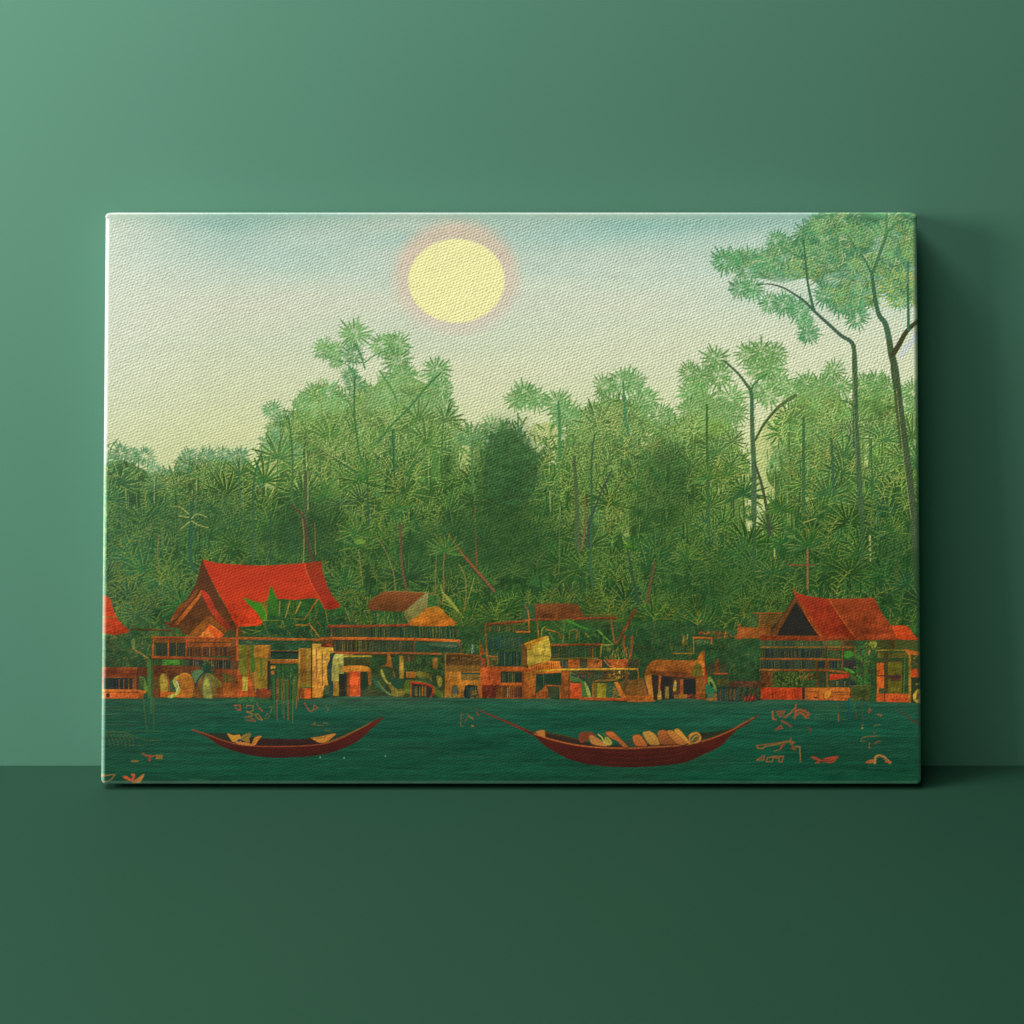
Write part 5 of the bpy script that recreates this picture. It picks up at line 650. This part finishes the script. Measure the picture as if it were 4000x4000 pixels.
    poly(sm(W3((240, 540), (290, 520), (350, 560), (370, 600), (290, 600))), (50, 66, 46)); loaf([(330, 500), (350, 470), (400, 466), (440, 500), (490, 585), (420, 592), (360, 580)], (186, 100, 42), (166, 84, 38)); loaf([(440, 450), (480, 430), (530, 432), (590, 480), (630, 565), (560, 580), (500, 560)], (190, 134, 54), (160, 110, 46)); loaf([(600, 440), (650, 415), (720, 430), (760, 425), (810, 470), (870, 560), (780, 572), (640, 570), (610, 500)], (178, 98, 40), (120, 62, 34)); loaf([(700, 440), (770, 425), (850, 500), (930, 560), (820, 572)], (196, 120, 46), (160, 90, 40)); loaf([(785, 410), (830, 405), (890, 470), (968, 570), (930, 560), (850, 500), (790, 440)], (202, 136, 48), (190, 128, 50)); loaf([(935, 480), (970, 445), (1030, 438), (1070, 480), (1065, 540), (1000, 565), (950, 550)], (190, 130, 50), (176, 108, 44)); poly(sm(W3((955, 500), (1000, 465), (1045, 470), (1040, 520), (990, 555), (960, 540))), (92, 80, 44)); line(sm(W3((970, 530), (1000, 490), (1035, 480)), False), 3, 3, (170, 140, 60))
    for (a_, b_) in (((150, 480), (240, 570)), ((360, 490), (440, 580)), ((500, 460), (580, 560)), ((700, 460), (780, 560))): seg(*W3(a_, b_).ravel(), 2, 1.6, (120, 70, 34), .7)
    vb = np.clip((gy - 2300)/120, 0, 1) * np.clip((2745 - gy)/10, 0, 1) * np.clip((B[..., 0] - B[..., 2] - 18)/40, 0, 1)
    B *= 1 - vb[..., None] * np.array([.05, .07, .24], np.float32)
    B *= 1 + vb[..., None] * (vnoise(6, 14, 81)*.30 + vnoise(40, 8, 82)*.24 + vnoise(60, 50, 83)*.35)[..., None]
    gr = B.mean(2, keepdims=True); B[:] = B*0.96 + gr*0.04
    dk = 1 - 0.03*np.clip((gy - 2150)/250, 0, 1); B *= dk[..., None]
    # ---- cloth grain in the ink
    g = vnoise(2.2, 2.0, 51)*.10 + vnoise(5, 2.0, 52)*.08 + NZ*.05
    B *= (1 + g)[..., None]
    A = np.clip(B, 0, 255) / 255.0
    A = np.where(A <= .04045, A/12.92, ((A + .055)/1.055)**2.4)
    # lamp falloff countered in the ink colour: lighter toward the right and the foot
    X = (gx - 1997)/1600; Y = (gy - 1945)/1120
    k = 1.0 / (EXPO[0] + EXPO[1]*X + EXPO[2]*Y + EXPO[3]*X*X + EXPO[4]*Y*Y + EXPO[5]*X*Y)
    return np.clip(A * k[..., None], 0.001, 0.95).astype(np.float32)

# ------------------------------------------------------------------ materials
def principled(name, col, rough, spec=0.5):
    m = bpy.data.materials.new(name); m.use_nodes = True
    b = m.node_tree.nodes['Principled BSDF']
    b.inputs['Base Color'].default_value = (*col, 1); b.inputs['Roughness'].default_value = rough
    b.inputs['Specular IOR Level'].default_value = spec
    return m, b
def paint_material(name, col, rough, spec):
    m, b = principled(name, col, rough, spec)
    nt = m.node_tree; N = nt.nodes; L = nt.links
    tc = N.new('ShaderNodeTexCoord')
    n1 = N.new('ShaderNodeTexNoise'); n1.inputs['Scale'].default_value = 620; n1.inputs['Detail'].default_value = 3
    n2 = N.new('ShaderNodeTexNoise'); n2.inputs['Scale'].default_value = 2.1; n2.inputs['Detail'].default_value = 2
    L.new(tc.outputs['Object'], n1.inputs['Vector']); L.new(tc.outputs['Object'], n2.inputs['Vector'])
    bp = N.new('ShaderNodeBump'); bp.inputs['Strength'].default_value = 0.10; bp.inputs['Distance'].default_value = 0.0006
    L.new(n1.outputs['Fac'], bp.inputs['Height']); L.new(bp.outputs['Normal'], b.inputs['Normal'])
    mx = N.new('ShaderNodeMix'); mx.data_type = 'RGBA'
    mx.inputs[6].default_value = (col[0]*.94, col[1]*.95, col[2]*.95, 1); mx.inputs[7].default_value = (col[0]*1.06, col[1]*1.05, col[2]*1.05, 1)
    av = N.new('ShaderNodeMath'); av.operation = 'ADD'
    s1 = N.new('ShaderNodeMath'); s1.operation = 'MULTIPLY_ADD'; s1.inputs[1].default_value = 0.9; s1.inputs[2].default_value = -0.45
    L.new(n1.outputs['Fac'], s1.inputs[0]); L.new(s1.outputs[0], av.inputs[0]); L.new(n2.outputs['Fac'], av.inputs[1])
    L.new(av.outputs[0], mx.inputs[0]); L.new(mx.outputs[2], b.inputs['Base Color'])
    return m
WALL = paint_material('green_wall_paint', WALLCOL, 0.6, 0.12)
FLOOR = paint_material('green_floor_paint', FLOORCOL, 0.55, 0.12)

def mesh_obj(name, verts, faces, mat, parent=None, smooth=True):
    me = bpy.data.meshes.new(name)
    v = np.asarray(verts, np.float32); f = np.asarray(faces, np.int32)
    me.vertices.add(len(v)); me.vertices.foreach_set('co', v.ravel())
    me.loops.add(f.size); me.loops.foreach_set('vertex_index', f.ravel())
    me.polygons.add(len(f)); me.polygons.foreach_set('loop_start', np.arange(0, f.size, 4, dtype=np.int32))
    me.polygons.foreach_set('use_smooth', np.full(len(f), smooth))
    me.update(calc_edges=True); me.validate()
    me.materials.append(mat)
    o = bpy.data.objects.new(name, me); sc.collection.objects.link(o)
    if parent is not None: o.parent = parent
    return o

# ------------------------------------------------------------------ setting: wall and floor
fl = mesh_obj('floor', [(-7, -6, 0), (7, -6, 0), (7, 0, 0), (-7, 0, 0)], [(0, 1, 2, 3)], FLOOR, smooth=False)
wl = mesh_obj('wall', [(-7, 0, 0), (7, 0, 0), (7, 0, 4.5), (-7, 0, 4.5)], [(0, 1, 2, 3)], WALL, smooth=False)
fl['kind'] = 'structure'; wl['kind'] = 'structure'

# ------------------------------------------------------------------ the canvas print
W = 0.9003; R = 0.0060; T = 0.0420
LEAN = math.asin(0.0158 / 0.6262); H = 0.6262; FOOT = 0.0045
# local frame: x right, z up along the face, y into the wall; origin at the lower REAR edge, which stands on the floor
# the front face is the plane y = -T
root = bpy.data.objects.new('canvas_print', None); sc.collection.objects.link(root)
root.empty_display_size = 0.1
root['label'] = 'stretched canvas print of a jungle riverside village, leaning against the green wall'
root['category'] = 'canvas print'
root.rotation_euler = (-LEAN, 0, 0)
root.location = (0, -GAP + T * math.cos(LEAN), FOOT)

def to_photo(P):
    """local canvas points -> the art's own sheet coordinates (art was laid out on a 4000-unit grid)"""
    c, s = math.cos(-LEAN), math.sin(-LEAN)
    y = P[:, 1] * c - P[:, 2] * s + root.location.y
    z = P[:, 1] * s + P[:, 2] * c + FOOT
    d = y + D0 + GAP
    return 1997.0 + F * P[:, 0] / d, HOR + F * (HC - z) / d

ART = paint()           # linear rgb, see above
def sample(px, py):
    u = (px - AX0) * RS - 0.5; v = (py - AY0) * RS - 0.5
    h, w_ = ART.shape[:2]
    u = np.clip(u, 0, w_ - 1.001); v = np.clip(v, 0, h - 1.001)
    i = u.astype(int); j = v.astype(int); a = (u - i)[:, None]; b = (v - j)[:, None]
    return (ART[j, i] * (1-a) * (1-b) + ART[j, i+1] * a * (1-b) + ART[j+1, i] * (1-a) * b + ART[j+1, i+1] * a * b)

def canvas_mat(name, rough, spec):
    m, b = principled(name, (0.5, 0.5, 0.5), rough, spec)
    nt = m.node_tree
    at = nt.nodes.new('ShaderNodeVertexColor'); at.layer_name = 'ink'
    nt.links.new(at.outputs['Color'], b.inputs['Base Color'])
    return m
FACE_MAT = canvas_mat('printed_canvas_weave', 0.66, 0.14)
EDGE_MAT = canvas_mat('printed_canvas_fold', EDGE_ROUGH, 0.6)
def colour(o, cols):
    ca = o.data.color_attributes.new('ink', 'FLOAT_COLOR', 'POINT')
    c = np.ones((len(cols), 4), np.float32); c[:, :3] = cols
    ca.data.foreach_set('color', c.ravel())

# printed face: a fine grid that carries both the ink and the weave of the cloth
NX = int(3180 * GRID); NZ = int(2200 * GRID)
gx = np.linspace(-W/2 + R, W/2 - R, NX); gz = np.linspace(R, H - R, NZ)
X, Z = np.meshgrid(gx, gz)
def weave(X, Z):
    mm_x = X * 1000; mm_z = Z * 1000
    rng = np.random.RandomState(5)
    def smooth(sx, sz):
        a = rng.rand(int(H*1000/sz)+4, int(W*1000/sx)+4)
        u = (mm_x + W*500) / sx; v = mm_z / sz
        i = np.floor(u).astype(int); j = np.floor(v).astype(int); fu = u - i; fv = v - j
        fu = fu*fu*(3-2*fu); fv = fv*fv*(3-2*fv)
        return (a[j, i]*(1-fu)*(1-fv) + a[j, i+1]*fu*(1-fv) + a[j+1, i]*(1-fu)*fv + a[j+1, i+1]*fu*fv) - 0.5
    wx = smooth(3.1, 2.3) * 1.4 + smooth(30, 25) * 3.0; wz = smooth(3.7, 2.5) * 1.25 + smooth(35, 22) * 2.5
    x = mm_x + wx; z = mm_z + wz
    r = (z - 0.36 * x) / 3.2            # twill rows climbing to the right
    s = (x + 0.28 * z) / 4.4
    row = np.floor(r + 0.5)
    a = np.cos(2*np.pi*r)
    h = 0.72*a + 0.95*(0.5 + 0.5*a)*np.cos(2*np.pi*(s + 0.5*row))
    return h + 0.9*smooth(1.1, 0.8) + 0.7*smooth(0.75, 0.7) + 0.5*smooth(2.6, 0.8)
Yd = -T - WEAVE * (0.42 + 0.58 * np.clip((Z - 0.10) / 0.30, 0, 1)) * weave(X, Z)     # heavier ink fills the weave lower down
edge = np.minimum(np.minimum(X + W/2 - R, W/2 - R - X), np.minimum(Z - R, H - R - Z))
k = np.clip(edge / 0.0012, 0, 1)
Yd = -T + (Yd + T) * k
P = np.stack([X.ravel(), Yd.ravel(), Z.ravel()], 1)
i = np.arange(NX - 1)[None, :]; j = np.arange(NZ - 1)[:, None]
a = j * NX + i
Fq = np.stack([a, a + 1, a + NX + 1, a + NX], -1).reshape(-1, 4)
px, py = to_photo(np.stack([X.ravel(), np.full(X.size, -T), Z.ravel()], 1))
face = mesh_obj('printed_face', P, Fq, FACE_MAT, root)
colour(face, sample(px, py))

# folded edge: rounds over from the face on all four sides and runs back to the wall
NE = 700
def ring():
    pts = []
    n = NE
    xs = np.linspace(-W/2 + R, W/2 - R, n); zs = np.linspace(R, H - R, n)
    for x in xs[:-1]: pts.append((x, R, 0, -1))
    K = 8
    for q in range(K): t = math.pi/2 * q / K; pts.append((W/2 - R, R, math.sin(t), -math.cos(t)))
    for z in zs[:-1]: pts.append((W/2 - R, z, 1, 0))
    for q in range(K): t = math.pi/2 * q / K; pts.append((W/2 - R, H - R, math.cos(t), math.sin(t)))
    for x in xs[::-1][:-1]: pts.append((x, H - R, 0, 1))
    for q in range(K): t = math.pi/2 * q / K; pts.append((-W/2 + R, H - R, -math.sin(t), math.cos(t)))
    for z in zs[::-1][:-1]: pts.append((-W/2 + R, z, -1, 0))
    for q in range(K): t = math.pi/2 * q / K; pts.append((-W/2 + R, R, -math.cos(t), -math.sin(t)))
    return np.array(pts)
rg = ring(); n = len(rg)
V = []
NP = 9
for q in range(NP):
    o_ = math.sin(math.pi/2 * q / (NP - 1)); p_ = 2.0 + 7.0 * np.clip(rg[:, 3], 0, 1)      # the top fold is pulled sharper
    dep = R * (1 - np.power(np.clip(1 - o_**p_, 0, 1), 1 / p_))
    V.append(np.stack([rg[:, 0] + rg[:, 2] * R * o_, -T + dep, rg[:, 1] + rg[:, 3] * R * o_], 1))
for y in np.linspace(-T + R + 0.004, 0, 9):
    V.append(np.stack([rg[:, 0] + rg[:, 2] * R, np.full(n, y), rg[:, 1] + rg[:, 3] * R], 1))
NR = len(V)
# turn in at the back
V.append(np.stack([rg[:, 0] - rg[:, 2] * 0.02, np.full(n, -0.0002), rg[:, 1] - rg[:, 3] * 0.02], 1))
V = np.concatenate(V)
a = np.arange(n); b = (a + 1) % n
Fe = np.concatenate([np.stack([k_*n + a, (k_+1)*n + a, (k_+1)*n + b, k_*n + b], 1) for k_ in range(NR)])
px, py = to_photo(V)
edge_o = mesh_obj('folded_edge', V, Fe[:, ::-1], EDGE_MAT, root)
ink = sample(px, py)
back = np.repeat(np.clip((np.arange(NR + 1) - NP) / 4.0, 0, 1), n)[:, None]
ink = ink * (1 - back) + np.array([0.05, 0.09, 0.07]) * back      # darkened toward the wall to cut light bounced onto it
# rim highlight painted into the ink where the cloth bends over the bar
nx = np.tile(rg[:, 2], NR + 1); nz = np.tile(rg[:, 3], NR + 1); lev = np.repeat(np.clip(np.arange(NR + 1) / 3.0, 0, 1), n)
rim_light = (FOLD[0]*np.clip(-nx, 0, 1) + FOLD[1]*np.clip(nx, 0, 1) + FOLD[2]*np.clip(nz, 0, 1) + FOLD[3]*np.clip(-nz, 0, 1)) * lev
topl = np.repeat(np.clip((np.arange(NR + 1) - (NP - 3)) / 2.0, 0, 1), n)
rim_light = rim_light * np.where(nz > 0.5, topl, 1.0)
rim_light = rim_light * (0.85 + 0.3*np.random.RandomState(3).rand(len(rim_light)))
wv = rim_light[:, None]
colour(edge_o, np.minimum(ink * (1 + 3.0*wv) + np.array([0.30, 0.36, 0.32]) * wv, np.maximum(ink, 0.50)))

# wooden stretcher bars behind the cloth
wood, _ = principled('pine_wood', (0.55, 0.38, 0.20), 0.6)
def box(x0, x1, y0, y1, z0, z1):
    v = [(x, y, z) for z in (z0, z1) for y in (y0, y1) for x in (x0, x1)]
    f = [(0, 2, 3, 1), (4, 5, 7, 6), (0, 1, 5, 4), (2, 6, 7, 3), (0, 4, 6, 2), (1, 3, 7, 5)]
    return v, f
g = 0.0015; bw = 0.04
for (x0, x1, z0, z1) in ((-W/2+g, W/2-g, g, bw), (-W/2+g, W/2-g, H-bw, H-g), (-W/2+g, -W/2+bw, bw+.0005, H-bw-.0005), (W/2-bw, W/2-g, bw+.0005, H-bw-.0005)):
    v, f = box(x0, x1, -T + R + .001, -0.001, z0, z1)
    mesh_obj('stretcher_bar', v, f, wood, root, smooth=False)

# added unseen feet: they lift the canvas so a dark gap shows below
added_foot_mat, _ = principled('added_foot_dark', (0.02, 0.02, 0.02), 0.7)
for x in (-0.36, 0.36):
    K = 20; v = []; f = []
    for rr, z in ((0.004, 0.0008), (0.006, 0.0004), (0.006, -FOOT + 0.0006), (0.0054, -FOOT + 0.00005)):
        for q in range(K): v.append((x + rr*math.cos(2*math.pi*q/K), -0.012 + rr*math.sin(2*math.pi*q/K), z))
    for r_ in range(3):
        for q in range(K): f.append((r_*K+q, r_*K+(q+1) % K, (r_+1)*K+(q+1) % K, (r_+1)*K+q))
    mesh_obj('added_foot', v, f, added_foot_mat, root)
